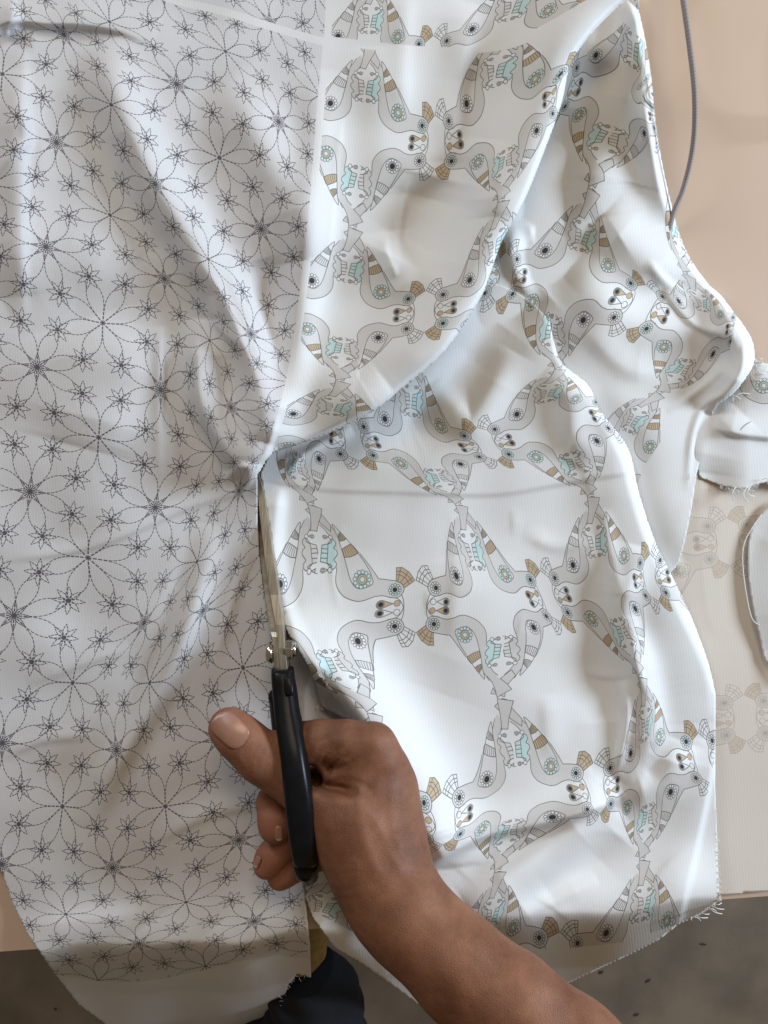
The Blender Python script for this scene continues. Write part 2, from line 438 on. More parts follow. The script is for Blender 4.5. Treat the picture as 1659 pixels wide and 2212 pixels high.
LOW = {(0,2.74):(640,1012),(0,3):(672,1088),(.5,2.5):(765,955),(0,3.26):(690,1190),(.5,3.5):(897,1310),(1,2.26):(888,862),(1,2.74):(950,1035),(1,3):(990,1088),(1,3.26):(1018,1188),
 (1.5,2.5):(1051,959),(1.5,3.5):(1183,1290),(2,1.74):(1191,719),(2,2):(1208,797),(2,2.26):(1183,847),(2,2.74):(1243,1004),(2,3):(1276,1070),(2,3.26):(1283,1170),(2.5,2.5):(1320,890),(2.5,3.5):(1402,1252),
 (0,3.74):(727,1439),(0,4):(802,1537),(1,3.74):(1084,1409),(1,4):(1082,1506),(1,4.26):(1110,1616),(1.5,4.5):(1287,1705),(.5,4.5):(965,1785),(2,3.74):(1347,1370),(2,4):(1383,1460),(2,4.26):(1395,1565),
 (2.5,4.5):(1515,1645),(1,4.74):(1100,1795),(1,5):(1075,1880),(1,5.26):(1065,1975),(1.5,5.5):(1205,2085),(2,4.74):(1398,1770),(2,5):(1387,1855),(2,5.26):(1393,1950),(0,5.26):(699,1957),
 (1.5,1.5):(1095,598),(.28,4.36):(890,1708),(.28,3.64):(785,1385),(2.5,5.5):(1560,2030),
 (0.388,3.4035):(853,1272),(0.612,3.4035):(942,1268),(0.388,3.5965):(853,1355),(0.612,3.5965):(937,1350),(0.214,3.352):(783,1248),(0.786,3.352):(985,1240),(0.214,3.648):(785,1385),(0.786,3.648):(1005,1375),(-0.214,3.352):(605,1258),(1.388,3.4035):(1145,1250),(1.612,3.4035):(1198,1247),(1.388,3.5965):(1181,1333),(1.612,3.5965):(1227,1325),(1.214,3.352):(1089,1237),(1.786,3.352):(1237,1217),(1.214,3.648):(1155,1358),(1.786,3.648):(1280,1340),(2.388,3.4035):(1383,1214),(2.388,3.5965):(1395,1288),(2.214,3.352):(1348,1197),(2.214,3.648):(1374,1318),(1.388,4.4035):(1243,1668),(1.612,4.4035):(1318,1657),(1.388,4.5965):(1270,1750),(1.214,4.352):(1190,1652),(1.786,4.352):(1363,1624),(1.214,4.648):(1192,1768),(0.612,4.4035):(992,1720),(0.786,4.352):(1052,1680),(0.388,4.4035):(915,1731),(2.388,4.4035):(1483,1600),(2.388,4.5965):(1505,1682),(2.214,4.352):(1421,1588),(2.214,4.648):(1448,1714),(1.214,5.352):(1108,2000),(1.388,5.4035):(1165,2023),(1.612,5.4035):(1248,2035),(1.786,5.352):(1310,2012),(2.214,5.352):(1440,1985),(0.612,2.5965):(807,985),(0.612,2.4035):(785,920),(0.388,2.5965):(735,982),(0.786,2.352):(831,902),(0.214,2.648):(689,994),(0.786,2.648):(867,1003),(-0.214,2.648):(610,950),(1.388,2.4035):(1002,941),(1.612,2.4035):(1068,926),(1.388,2.5965):(1036,988),(1.612,2.5965):(1100,983),(1.214,2.352):(950,917),(1.786,2.352):(1116,892),(1.214,2.648):(996,1004),(1.786,2.648):(1160,990),(2.214,2.352):(1243,859),(2.214,2.648):(1292,955),(1.612,1.5965):(1106,637),(1.786,1.648):(1150,654),}
C2_TPS = TPS(list(LOW.values()), list(LOW.keys()))
BACK = {(1.5,.5):(1215,195),(2,.26):(1368,105),(2,.74):(1308,300),(2,1):(1279,405),(2,1.26):(1258,509),(1.5,1.5):(1095,598),(2.5,1.5):(1385,660),(3,.74):(1466,505),(3,1):(1480,590),(3,1.26):(1518,655),
 (2,1.74):(1191,719),(2,2):(1208,797),(3,1.74):(1471,803),(3,2):(1425,847),(3,2.26):(1367,905),(1.5,0):(1290,20),(2.75,.36):(1405,190),(3.5,1.5):(1600,705),
 (2.388,1.4035):(1363,610),(2.214,1.352):(1314,570),(2.612,1.4035):(1432,639),(2.786,1.352):(1465,647),(2.388,1.5965):(1325,688),(2.214,1.648):(1258,695),(2.612,1.5965):(1395,712),(2.786,1.648):(1432,752),(1.612,1.4035):(1116,558),(1.786,1.352):(1179,538),(1.612,1.5965):(1106,637),(1.786,1.648):(1150,654),(1.786,0.352):(1287,115),(1.786,0.648):(1248,251),(2.214,0.352):(1403,186),(2.214,0.648):(1393,292),(3.214,2.352):(1405,963),(2.103,.912):(1329,371),(1.897,.088):(1357,32),(2.388,.5965):(1413,276),(2.388,.4035):(1415,234),(2.5,.5):(1424,256)}
C3_TPS = TPS(list(BACK.values()), list(BACK.keys()))

# important lines (photo units)
RIDGE1 = [(1420,-40),(1330,20),(1240,125),(1213,225),(1175,330),(1130,440),(1085,520),(1060,590),(1035,650),(960,760),(870,838),(812,885),(720,932),(640,962),(592,975)]
SEAM = [(712,-40),(710,60),(697,190),(686,330),(672,500),(655,640),(640,750),(615,870),(590,950),(562,1016)]      # white strip between the two printed panels
B23 = [(1187,690),(1197,740),(1216,785),(1270,830),(1299,888),(1357,967),(1380,1062),(1411,1157),(1440,1220),(1490,1323),(1530,1430),(1546,1500)]

def z_left(X, Y):
    z = .004+.014*sstep(-Y, -1950, -950)*sstep(-Y, -1000, -100)**0+wob(X, Y, 1.9)
    r = lambda *a, **k: ridge(X, Y, *a, **k)
    z = z+r([(215,90),(262,230),(325,375),(400,500),(470,620),(545,760),(570,900),(560,1000)], 18, 52, 48, taper=(.2,.12))
    z = z+r([(470,170),(560,300),(620,430),(655,560)], 14, 60, 70)
    z = z-r([(560,560),(590,700),(600,840),(585,930)], 7, 45, 32)
    z = z+r([(432,690),(428,790),(440,880),(500,980),(556,1030)], 12, 60, 22, taper=(.2,.05))
    z = z+r([(690,150),(680,420),(655,640),(620,850),(585,960)], 11, 42, 46, taper=(.3,.1))
    z = z+r([(450,1130),(440,1230),(385,1400),(300,1560),(235,1680),(190,1790)], 7, 30, 46)
    z = z-r([(415,1120),(405,1220),(345,1400),(262,1560),(200,1670)], 3.0, 30, 26)
    z = z+r([(350,705),(345,860),(345,1040)], 2.6, 7, 16, taper=(.12,.6))
    z = z+r([(48,90),(44,400),(46,700)], 3.5, 16, 34)
    z = z+r([(-10,380),(30,330),(60,300),(46,230)], 2.5, 12, 12)
    z = z+r([(110,980),(240,960),(300,700)], 2.5, 60, 60)
    z = z+r([(0,640),(160,560),(260,620)], 3.0, 90, 70)
    # fold lip in the top left corner, where the next panel lies over
    z = z+r([(-30,72),(28,44),(100,50),(180,52),(260,66),(330,95)], 5, 60, 9, taper=(0,.45))
    z = z+r([(28,30),(24,46)], 5, 14, 20, taper=(0, 0))
    z = z+r([(880,-30),(870,120),(868,260)], 1.6, 20, 26)
    # creature panel of this sheet swelling up towards the big fold
    d, t, s = seg_dist(X, Y, catmull(RIDGE1, 6))
    z = z+.001*(28*np.exp(-((d-24)/104)**2)*np.clip(t/.10+.5, 0, 1)*(1-.6*sstep(t, .72, 1)))
    z = z-r([(1000,40),(990,250),(1000,420),(960,560)], 5, 55, 60)
    z = z+r([(1025,10),(985,180),(975,350)], 6, 26, 50)
    z = z+r([(905,640),(850,560),(840,500)], 5, 46, 40)
    z = z+r([(700,760),(760,860),(830,820)], 4, 70, 60)
    z = z+r([(738,250),(722,420),(705,600)], .9, 5, 12)+r([(880,380),(862,520),(846,640)], 1.0, 6, 12)+r([(855,600),(835,540),(842,500)], 2.2, 16, 8)
    z = z+r([(500,560),(520,640),(575,720)], 2.0, 8, 16)+r([(455,640),(470,700),(530,760)], 2.2, 14, 8)+r([(420,560),(480,640),(560,840)], 2.0, 10, 14)
    z = z+r([(0,1210),(200,1180),(420,1090),(540,1060)], 1.3, 18, 8)+r([(60,1480),(160,1440),(280,1400)], 1.0, 20, 9)+r([(540,1180),(500,1300),(470,1420)], 1.6, 14, 10)
    z = z+r([(0,1640),(90,1600),(200,1590)], 1.2, 20, 9)+r([(330,1820),(450,1760),(560,1740)], 1.5, 26, 12)+r([(480,1040),(520,1010),(558,1012)], 2.0, 8, 10)
    z = z+r([(600,900),(585,950),(566,1004)], 1.6, 6, 7)
    z = z-r([(930,380),(905,470),(860,560)], 8, 80, 70)
    z = z+r([(1045,300),(1040,380),(1050,470)], 5, 50, 40)
    z = z+r([(820,100),(830,260),(850,420)], 4, 90, 60)
    z = z+r([(150,700),(180,820),(150,960)], 7, 130, 90)+r([(30,150),(20,420),(40,640)], 6, 60, 90)
    # hanging over the edge of the table
    ed = 2068-X*.0723+8*np.sin(X/83+2)+5*np.sin(X/37)
    z = z+.007*np.exp(-((Y-ed+5)/70)**2)
    over = np.clip(Y-ed+10, 0, None)
    z = z-.0016*over*np.clip(over/110, 0, 1)
    z = z+r([(330,1990),(420,2120),(520,2230)], 9, 60, 60, taper=(.4, 0))+r([(470,2000),(560,2130),(590,2230)], 6, 30, 40, taper=(.5,0))
    z = z+r([(60,2010),(200,1985),(330,1975)], 3, 20, 40)+r([(560,2120),(640,2090)], 5, 20, 26)
    # sags where the cut edge opens under the raised right piece
    z = z-.010*sstep(X, 600, 690)*sstep(Y, 1350, 1450)*sstep(-Y, -1900, -1700)
    return np.where(Y < 2030-X*.0723, np.maximum(z, .0014), z)

def z_right(X, Y):
    z = np.full(X.shape, .006)+wob(X+900, Y+300, 1.6)
    r = lambda *a, **k: ridge(X, Y, *a, **k)
    z = z-r([(1225,230),(1195,380),(1165,520),(1120,640),(1010,820)], 9, 60, 75)
    z = z+r([(1350,120),(1330,300),(1290,380),(1300,470)], 7, 80, 60)
    z = z+r([(1390,20),(1395,200),(1420,330),(1450,480)], 16, 70, 40, taper=(0,.4))
    z = z+r([(1300,470),(1400,560),(1440,620)], 8, 60, 60)
    z = z+r([(1150,660),(1110,560),(1120,480)], 6, 20, 24)
    z = z-r([(1330,500),(1240,560),(1170,620)], 6, 50, 40)
    z = z+r([(1130,470),(1160,540),(1150,600)], 3, 10, 16)+r([(1168,430),(1150,510)], 2.2, 8, 12)+r([(1400,560),(1440,610),(1490,640)], 2.0, 8, 14)
    z = z+r([(1440,420),(1475,520),(1540,620)], 3.5, 14, 10)+r([(1430,620),(1500,700),(1590,730)], 2.2, 14, 8)+r([(1260,700),(1350,790),(1430,800)], 3, 40, 26)
    z = z+r([(1240,560),(1350,690),(1500,720),(1600,740)], 7, 50, 60)
    z = z+r([(1600,690),(1604,790),(1570,845),(1520,880),(1495,950),(1485,1060)], 1.6, 7, 9)+r([(1560,760),(1555,800),(1500,850),(1440,890)], 1.4, 8, 8)
    z = z+r([(1530,620),(1590,720),(1600,800),(1540,900)], 15, 60, 44, taper=(.3,.3))
    return z

def z_low(X, Y):
    z = z_right(X, Y)*sstep(-Y, -760, -640)+(1-sstep(-Y, -760, -640))*(.008+wob(X+900, Y+300, 1.5))
    r = lambda *a, **k: ridge(X, Y, *a, **k)
    z = z+r([(1140,625),(1180,710),(1206,792),(1262,868),(1330,980),(1356,1066),(1388,1165),(1448,1298),(1515,1448),(1528,1560)], 7, 24, 95, taper=(.12,.2))
    z = z+r([(560,1032),(700,1054),(860,1060),(1060,1065),(1200,1044),(1370,1016)], 1.3, 80, 7, taper=(.1,.05))
    z = z-r([(800,930),(900,905),(1000,800),(1080,700)], 5, 40, 60)
    z = z+r([(930,830),(1000,900),(1030,900),(1110,760)], 5, 30, 40)
    z = z+r([(1180,800),(1230,860),(1240,940),(1290,1000)], 5, 34, 30)
    rg = np.random.default_rng(3)
    for _ in range(26):
        x, y = rg.uniform(620, 1500), rg.uniform(900, 2050); a_ = rg.uniform(0, 3.14); L_ = rg.uniform(25, 90); b_ = rg.uniform(-14, 14)
        z = z+r([(x-L_*math.cos(a_), y-L_*math.sin(a_)), (x-b_*math.sin(a_), y+b_*math.cos(a_)), (x+L_*math.cos(a_), y+L_*math.sin(a_))], rg.uniform(.25, .8), rg.uniform(7, 22), rg.uniform(4, 9), taper=(.5, .5))
    z = z+r([(600,1000),(690,960),(760,925)], 3.0, 10, 16)+r([(620,1020),(655,985),(700,960)], 2.0, 7, 9)+r([(980,1100),(985,1250),(975,1400)], .9, 24, 16)
    z = z+r([(1300,1100),(1320,1200),(1335,1290)], 2.0, 16, 12)+r([(1130,1150),(1200,1180),(1290,1170)], 1.2, 20, 14)+r([(1180,1500),(1190,1640)], 1.2, 30, 18)
    z = z+r([(1345,1470),(1352,1560),(1330,1680)], 3.0, 12, 9)+r([(1370,1330),(1372,1420),(1395,1500)], 3.0, 9, 14)
    z = z+r([(1090,1995),(1190,1950),(1290,1900)], 1.6, 20, 14)+r([(820,2060),(840,2120)], 2.0, 8, 14)
    z = z+r([(600,1050),(590,1180),(612,1300),(640,1380),(680,1440)], 7, 18, 60, taper=(.1,0))
    # curl beside the cut, rising towards the hand
    z = z+r([(600,1330),(650,1400),(735,1485),(800,1565),(845,1640),(890,1720),(925,1810),(935,1880)], 26, 80, 36, taper=(.3,.12))
    z = z+r([(1380,1180),(1345,1330),(1385,1450),(1400,1600),(1345,1690)], 9, 30, 52, taper=(.2,.2))
    z = z-r([(1290,1200),(1290,1400),(1300,1560)], 3, 60, 50)
    z = z+r([(1000,1200),(1010,1350),(960,1500)], 2.5, 90, 90)
    # crease above the table edge, surface falling away below it
    z = z+r([(915,1872),(985,1832),(1060,1800),(1180,1775),(1300,1738),(1345,1705)], 11, 60, 13, taper=(.1,.2))
    z = z+r([(1010,1960),(1130,1880),(1240,1800),(1320,1730)], 9, 40, 56)
    z = z-r([(1130,1960),(1250,1880),(1330,1800)], 4, 40, 50)
    z = z+r([(1340,1720),(1430,1690),(1470,1600)], 7, 36, 40)
    z = z+r([(1545,1600),(1520,1740),(1465,1990)], 3.5, 8, 70, taper=(.15,0))
    ed = 2068-X*.0723+8*np.sin(X/97+1)+5*np.sin(X/41)
    z = z+.010*np.exp(-((Y-ed+10)/85)**2)
    over = np.clip(Y-ed+14, 0, None)
    z = z-.0012*over*np.clip(over/120, 0, 1)
    z = z+r([(700,1990),(790,2090),(920,2212)], 9, 30, 40, taper=(.2,0))+r([(1010,2040),(1000,2130)], 4, 30, 40)
    return np.where(Y < 2030-X*.0723, np.maximum(z, .0022), z)

def roll(X, Y, z, edge, r, drop):
    """the cloth turns under along this line"""
    d, t, s = seg_dist(X, Y, catmull(edge, 6))
    q = np.clip(1-d/r, 0, 1)
    e = np.clip(t/.06, 0, 1)*np.clip((1-t)/.06, 0, 1)
    return z-drop*.001*q*q*e

def sheet(poly, zfun, g=4.0):
    poly = np.array(poly, float)
    x0, y0 = poly.min(0)-g; x1, y1 = poly.max(0)+g
    X, Y = np.meshgrid(np.arange(x0, x1+g, g), np.arange(y0, y1+g, g))
    sd, nx, ny = poly_sd(X, Y, poly)
    snap = sd < 0
    ok = sd > -.8*g
    X = np.where(snap & ok, nx, X); Y = np.where(snap & ok, ny, Y)
    idx = np.full(X.shape, -1); f = ok[:-1, :-1] & ok[1:, :-1] & ok[:-1, 1:] & ok[1:, 1:]
    # drop faces wholly outside
    inn = (sd[:-1, :-1] > 0) | (sd[1:, :-1] > 0) | (sd[:-1, 1:] > 0) | (sd[1:, 1:] > 0); f &= inn
    used = np.zeros(X.shape, bool)
    used[:-1, :-1] |= f; used[1:, :-1] |= f; used[:-1, 1:] |= f; used[1:, 1:] |= f
    idx[used] = np.arange(used.sum())
    a = idx[:-1, :-1][f]; b = idx[1:, :-1][f]; c = idx[1:, 1:][f]; d = idx[:-1, 1:][f]
    xx, yy = X[used], Y[used]
    return xx, yy, zfun(xx, yy), np.stack([a, b, c, d], -1)

def build_cloth(name, sheets, mat, parent=None, flip=False):
    """sheets: list of (x, y, z, faces, uvF, uvC, inkF, inkC)"""
    V, F, UF, UC, IF, IC, XY = [], [], [], [], [], [], []
    o = 0
    for (x, y, z, f, uf, uc, i1, i2) in sheets:
        V.append(PA(x, y, z)); F.append(f+o); o += len(x)
        UF.append(uf); UC.append(uc); IF.append(i1); IC.append(i2); XY.append(np.stack([x, y], -1))
    V = np.concatenate(V); F = np.concatenate(F)
    me = bpy.data.meshes.new(name)
    me.vertices.add(len(V)); me.vertices.foreach_set('co', V.ravel())
    me.loops.add(F.size); me.loops.foreach_set('vertex_index', F.ravel().astype(np.int32))
    me.polygons.add(len(F)); me.polygons.foreach_set('loop_start', np.arange(0, F.size, 4, dtype=np.int32))
    me.polygons.foreach_set('loop_total', np.full(len(F), 4, np.int32))
    me.update(calc_edges=True); me.validate()
    me.polygons.foreach_set('use_smooth', np.ones(len(me.polygons), bool))
    lv = np.empty(len(me.loops), np.int32); me.loops.foreach_get('vertex_index', lv)
    def uvl(nm, arr):
        l = me.uv_layers.new(name=nm); l.data.foreach_set('uv', arr[lv].astype(np.float32).ravel())
    UF = np.concatenate(UF); UC = np.concatenate(UC); XY = np.concatenate(XY)
    uvl('uv_floral', np.stack([UF[:, 0], 1-UF[:, 1]], -1)); uvl('uv_creature', np.stack([UC[:, 0], 1-UC[:, 1]], -1))
    wv = np.where((np.concatenate(IF) > 0)[:, None], UF*[1.0, 1.0], UC*[1.35, 1.5])
    uvl('weave', np.stack([XY[:, 0]*.01+XY[:, 1]*.0006, XY[:, 1]*.01], -1))
    for nm, arr in (('ink_floral', np.concatenate(IF)), ('ink_creature', np.concatenate(IC))):
        a = me.attributes.new(nm, 'FLOAT', 'POINT'); a.data.foreach_set('value', arr.astype(np.float32))
    me.materials.append(mat)
    ob = bpy.data.objects.new(name, me); COL.objects.link(ob)
    if parent: ob.parent = parent
    so = ob.modifiers.new('thickness', 'SOLIDIFY'); so.thickness = .00035; so.offset = -1; so.use_rim = True
    return ob

# ------------------------------------------------------------------ the setting
M_TABLE = simple('beige_table_top', (.61, .45, .335), .42, noise=(.58, .425, .315), nscale=9, bump=.05, bscale=900)
M_TEDGE = simple('table_edge', (.10, .08, .06), .6)
M_FLOOR = simple('concrete_floor', (.30, .23, .16), .8, noise=(.20, .155, .11), nscale=11, bump=.5, bscale=160)
fl = mesh_obj('floor', [(-6, -6, -.72), (6, -6, -.72), (6, 6, -.72), (-6, 6, -.72)], [(0, 1, 2, 3)], M_FLOOR); tag(fl, kind='structure')
# wear marks on the floor
M_STAIN = simple('floor_stain', (.09, .05, .035), .8)
def table():
    root = empty('work_table', (0, .6, -.72))
    tag(root, 'beige topped work table with a thin dark edge line under the fabrics', 'table')
    def slab(name, z0, z1, grow, mat):
        a = P(-400, 2064+24-grow, 0); b = P(2200, 1912-60+grow*0+10, 0)
        pl = [(-.9, P(0, 2054, 0)[1]+.028-grow), (.9, P(1659, 1930, 0)[1]-.028-grow)]
        # front edge runs slightly askew in the picture
        y0 = P(0, 2054, 0)[1]; y1 = P(1659, 1934, 0)[1]; sl = (y1-y0)/(P(1659, 0, 0)[0]-P(0, 0, 0)[0])
        xl, xr = -.9, .9
        fy = lambda x: y0+sl*(x-P(0, 0, 0)[0])-grow
        q = [(xl, fy(xl)), (xr, fy(xr)), (xr, 1.1), (xl, 1.1)]
        v = [(x, y, z1) for x, y in q]+[(x, y, z0) for x, y in q]
        f = [(0, 1, 2, 3), (7, 6, 5, 4)]+[(i, i+4, (i+1) % 4+4, (i+1) % 4) for i in range(4)]
        f = [t[::-1] if n > 1 else t for n, t in enumerate(f)]
        o = mesh_obj(name, v, f, mat, root, smooth=False)
        m = o.modifiers.new('bevel', 'BEVEL'); m.width = .0012; m.segments = 2
        return o
    slab('table_top', -.0245, -.0012, 0, M_TABLE)
    slab('edge_band', -.0275, -.0247, .0012, M_TEDGE)
    for x, y in ((-.8, 1.0), (.8, 1.0), (-.8, -.12), (.8, -.08)):
        v, f = tube([(x, y, -.72), (x, y, -.03)], .022, 12); mesh_obj('leg', v, f, M_TEDGE, root)
table()
def stain(cx, cy, rx, ry, rot):
    z = -.7185; n = 18; v = []
    k = S*(HC-z)/HC
    for i in range(n):
        t = 6.283*i/n; r = 1+random.uniform(-.3, .3)
        x, y = rx*math.cos(t)*r, ry*math.sin(t)*r
        v.append(P(cx+x*math.cos(rot)-y*math.sin(rot), cy+x*math.sin(rot)+y*math.cos(rot), z))
    return v, [tuple(range(n))[::-1]]
sv, sf = merge([stain(1298, 2101, 6, 3.5, -.4), stain(1400, 2119, 7, 3, -.7), stain(1375, 2192, 6, 3, -.3), stain(1520, 2040, 8, 2, .1), stain(165, 2120, 7, 2.5, .3), stain(190, 2150, 5, 3, 0), stain(120, 2180, 3, 3, 0)])
tag(mesh_obj('floor_marks', sv, sf, M_STAIN, smooth=False), kind='structure')

# ------------------------------------------------------------------ printed fabric
cloth = empty('printed_fabric', P(900, 1200, 0))
tag(cloth, 'large crumpled white cotton panel printed with dashed flowers and patchwork creatures, being cut', 'fabric')
LS = catmull(SEAM, 6)
polyA = [(-60, -60)]+[tuple(p) for p in catmull([(1440,-60)]+RIDGE1[1:], 5)]+[(574,996),(562,1018),(556,1024),(556,1120),(560,1197),(568,1263),(579,1329),(590,1375),(640,1382),(700,1400),(790,1440),(880,1520),(900,1600),(860,1700),(760,1780),(690,1850),(655,1905),(662,1960),(670,2040),(672,2112),(642,2104),(622,2128),(612,2165),(598,2192),(560,2216),(545,2270),(320,2270),(250,2228),(170,2170),(110,2092),(62,2022),(26,1950),(2,1880),(-60,1840)]
xa, ya, za, fa = sheet(polyA, lambda X, Y: z_left(X, Y))
inkF_poly = [(-300,-300),(712-12,-300)]+[(p[0]-9, p[1]) for p in LS]+[(552,1024),(600,1040),(600,1370),(640,1376),(622,1480),(640,1600),(690,1850),(652,1905),(668,2070)]
inkF_poly += catmull([(600,2064),(520,2076),(430,2098),(320,2118),(230,2120),(140,2108),(60,2090)], 5).tolist()+[(-300,2060)]
sdF, _, _ = poly_sd(xa, ya, inkF_poly)
dg, tg, sg = seg_dist(xa, ya, catmull([(330,-40),(362,-4),(480,24),(600,62),(700,90),(760,98)], 5))
sdF = np.minimum(sdF, dg-8.5)
ic_poly = [(712,-300),(1600,-300),(1600,1100),(560,1100)]+[(p[0]+7, p[1]) for p in LS[::-1]]
sdC, _, _ = poly_sd(xa, ya, ic_poly)
# blank strip across the creature panel
gtop = catmull([(690,85),(800,98),(900,108),(980,110),(1100,96),(1180,60),(1300,-10)], 5)
dg, tg, sg = seg_dist(xa, ya, gtop); sdC = np.minimum(sdC, dg-9)
def inv_fold(x, y, z): return z
za = roll(xa, ya, za, RIDGE1, 11, 12)
ufA = F_TPS(xa, ya)
ucA = C1_TPS(xa, ya)
# the panel above the blank strip is a separate repeat of the print
top = (sg < 0) & (ya < 130)
ucA = np.where(top[:, None], ucA+[0.0, .39], ucA)

polyLow = catmull([(600,962),(720,920),(800,870),(870,820),(960,735),(1030,640),(1060,610),(1130,640),(1187,690)], 4).tolist()+catmull(B23, 5).tolist()[1:]
polyLow += [(1545,1700),(1549,1800),(1553,1925),(1545,1952),(1515,1975),(1466,1997),(1424,2030),(1370,2058),(1300,2090),(1222,2127),(1100,2190),(1040,2260),(1000,2260),(960,2206),(905,2172),(850,2130),(780,2080),(722,2046),(676,1982),(655,1925),(668,1888),(760,1860),(850,1700),(850,1620),(805,1584),(745,1552),(694,1528),(689,1505),(683,1478),(660,1428),(640,1395),(622,1368),(610,1330),(601,1263),(592,1197),(577,1100),(562,1022),(578,985)]
xl, yl, zl, fl_ = sheet(polyLow, z_low)
zl = roll(xl, yl, zl, B23[1:], 9, 5)
ipl = [(560,940),(1060,500),(1300,600),(1600,1400),(1548,1550),(1543,1640),(1524,1740),(1466,1996),(1340,2036),(1200,2052),(1080,2044),(900,2034),(800,2032),(660,1960),(520,1200)]
sdC2, _, _ = poly_sd(xl, yl, ipl)
ufl = np.zeros((len(xl), 2)); neg = np.full(len(xl), -50.)

polyBack = [(1440,-60)]+[(1480,-60)]
polyBack = catmull([(1180,-60),(1355,-60),(1382,30),(1405,150),(1420,290),(1448,430),(1487,545),(1560,640),(1618,720),(1630,765),(1622,800),(1585,850),(1545,880),(1528,940),(1508,1010),(1490,1120),(1468,1210),(1446,1240)], 6).tolist()
polyBack += [(1380,1260),(1300,1100),(1150,900),(1050,800),(930,860),(880,880),(900,760),(1000,600),(1080,400),(1150,230),(1160,0)]
def z_back(X, Y):
    z = z_right(X, Y)-.0005
    sd, _, _ = poly_sd(X, Y, polyLow)
    z = z-.004*sstep(sd, 0, 30)
    d, t, s = seg_dist(X, Y, catmull(B23[1:], 5))
    z = z-.003*np.exp(-(d/40)**2)
    return np.maximum(z, .001)
xb, yb, zb, fb = sheet(polyBack, z_back)
zb = roll(xb, yb, zb, [(1340,-60),(1382,30),(1405,150),(1420,290),(1448,430),(1487,545),(1560,640),(1618,720),(1630,765),(1622,800)], 20, 12)
ipb = [(1000,-20),(1340,-20),(1360,20),(1398,95),(1440,200),(1480,450),(1600,640),(1640,700),(1590,760),(1500,850),(1462,960),(1410,1100),(1300,1100),(1000,900)]
ipb = [(900,-80),(1295,28),(1350,50),(1386,85),(1500,200),(1600,640),(1575,760),(1482,872),(1420,965),(1396,1000),(1370,1060),(1200,1000),(900,900)]
sdC3, _, _ = poly_sd(xb, yb, ipb)
build_cloth('cut_panel', [
    (xa, ya, za, fa, ufA, ucA, sdF, sdC),
    (xl, yl, zl, fl_, ufl, C2_TPS(xl, yl), neg, sdC2),
    (xb, yb, zb, fb, np.zeros((len(xb), 2)), C3_TPS(xb, yb), np.full(len(xb), -50.), sdC3)], M_CLOTH, None).parent = cloth
bpy.data.objects['cut_panel'].location = tuple(-c for c in cloth.location)
bpy.data.objects['cut_panel'].name = 'cotton_panel'

# frayed threads
M_THREAD = simple('white_thread', (.82, .80, .76), .8)
def thread(parent, starts, zf, r=.00022):
    parts = []
    for (x, y, dx, dy, curl) in starts:
        n = 9; pts = []
        for i in range(n):
            t = i/(n-1)
            px = x+dx*t-dy*curl*math.sin(3.1*t); py = y+dy*t+dx*curl*math.sin(3.1*t)
            pts.append(P(px, py, zf+.003*math.sin(3*t)))
        parts.append(tube(pts, r, 5))
    v, f = merge(parts); o = tag(mesh_obj('frayed_threads', v, f, M_THREAD, parent), kind='stuff'); return o
def zat(x, y, fn): return float(fn(np.array([float(x)]), np.array([float(y)]))[0])
thread(cloth, [(1543,1952,16,-2,.2),(1538,1956,26,8,.1),(1530,1960,30,14,.1),(1526,1966,22,3,-.2),(1515,1972,18,2,.1),(1503,1978,26,4,.1),(1496,1982,18,8,-.2)], zat(1530, 1955, z_low)-.001)
thread(cloth, [(690,1522,3,14,.3),(688,1526,-5,10,.4),(692,1530,2,8,-.5)], zat(690, 1520, z_low)+.001)
thread(cloth, [(600+i*1.5-i*i*.15, 2190-i*9, 8+random.uniform(-4, 6), 5+random.uniform(-4, 6), random.uniform(-.4, .4)) for i in range(9)]+[(648,2106,3,14,.2),(654,2104,2,10,-.3)], zat(610, 2150, z_left)+.001)

# ------------------------------------------------------------------ second fabric, face down on the table
rev = empty('face_down_fabric', P(1600, 1500, 0))
tag(rev, 'cream reverse side of printed cotton showing faint creature outlines, flat on the table at right', 'fabric')
polyR = [(1395,1010),(1465,1015),(1500,1000),(1700,980),(1800,1000),(1800,1900),(1659,1924),(1540,1936),(1420,1900),(1380,1500),(1370,1100)]
def z_rev(X, Y): return .0016+wob(X*.7, Y*.7, .5)+ridge(X, Y, [(1455,1120),(1440,1180),(1480,1240)], 2, 10, 14)
xr, yr, zr, fr = sheet(polyR, z_rev, 6)
RV = {(0,0):(1572,1170),(.5,-.5):(1760,975),(.5,.5):(1785,1360),(0,1):(1610,1550),(-.5,.5):(1405,1380),(-.5,-.5):(1380,985),(.5,1.5):(1800,1740),(-.5,1.5):(1430,1760)}
R_T = TPS(list(RV.values()), [(-k[0]+.5, k[1]+.5) for k in RV])
sdr, _, _ = poly_sd(xr, yr, [(1300,900),(1900,900),(1900,1740),(1300,1690)])
o = build_cloth('cotton_reverse', [(xr, yr, zr, fr, np.zeros((len(xr), 2)), R_T(xr, yr), np.full(len(xr), -50.), sdr)], M_REV, None)
o.parent = rev; o.location = tuple(-c for c in rev.location)

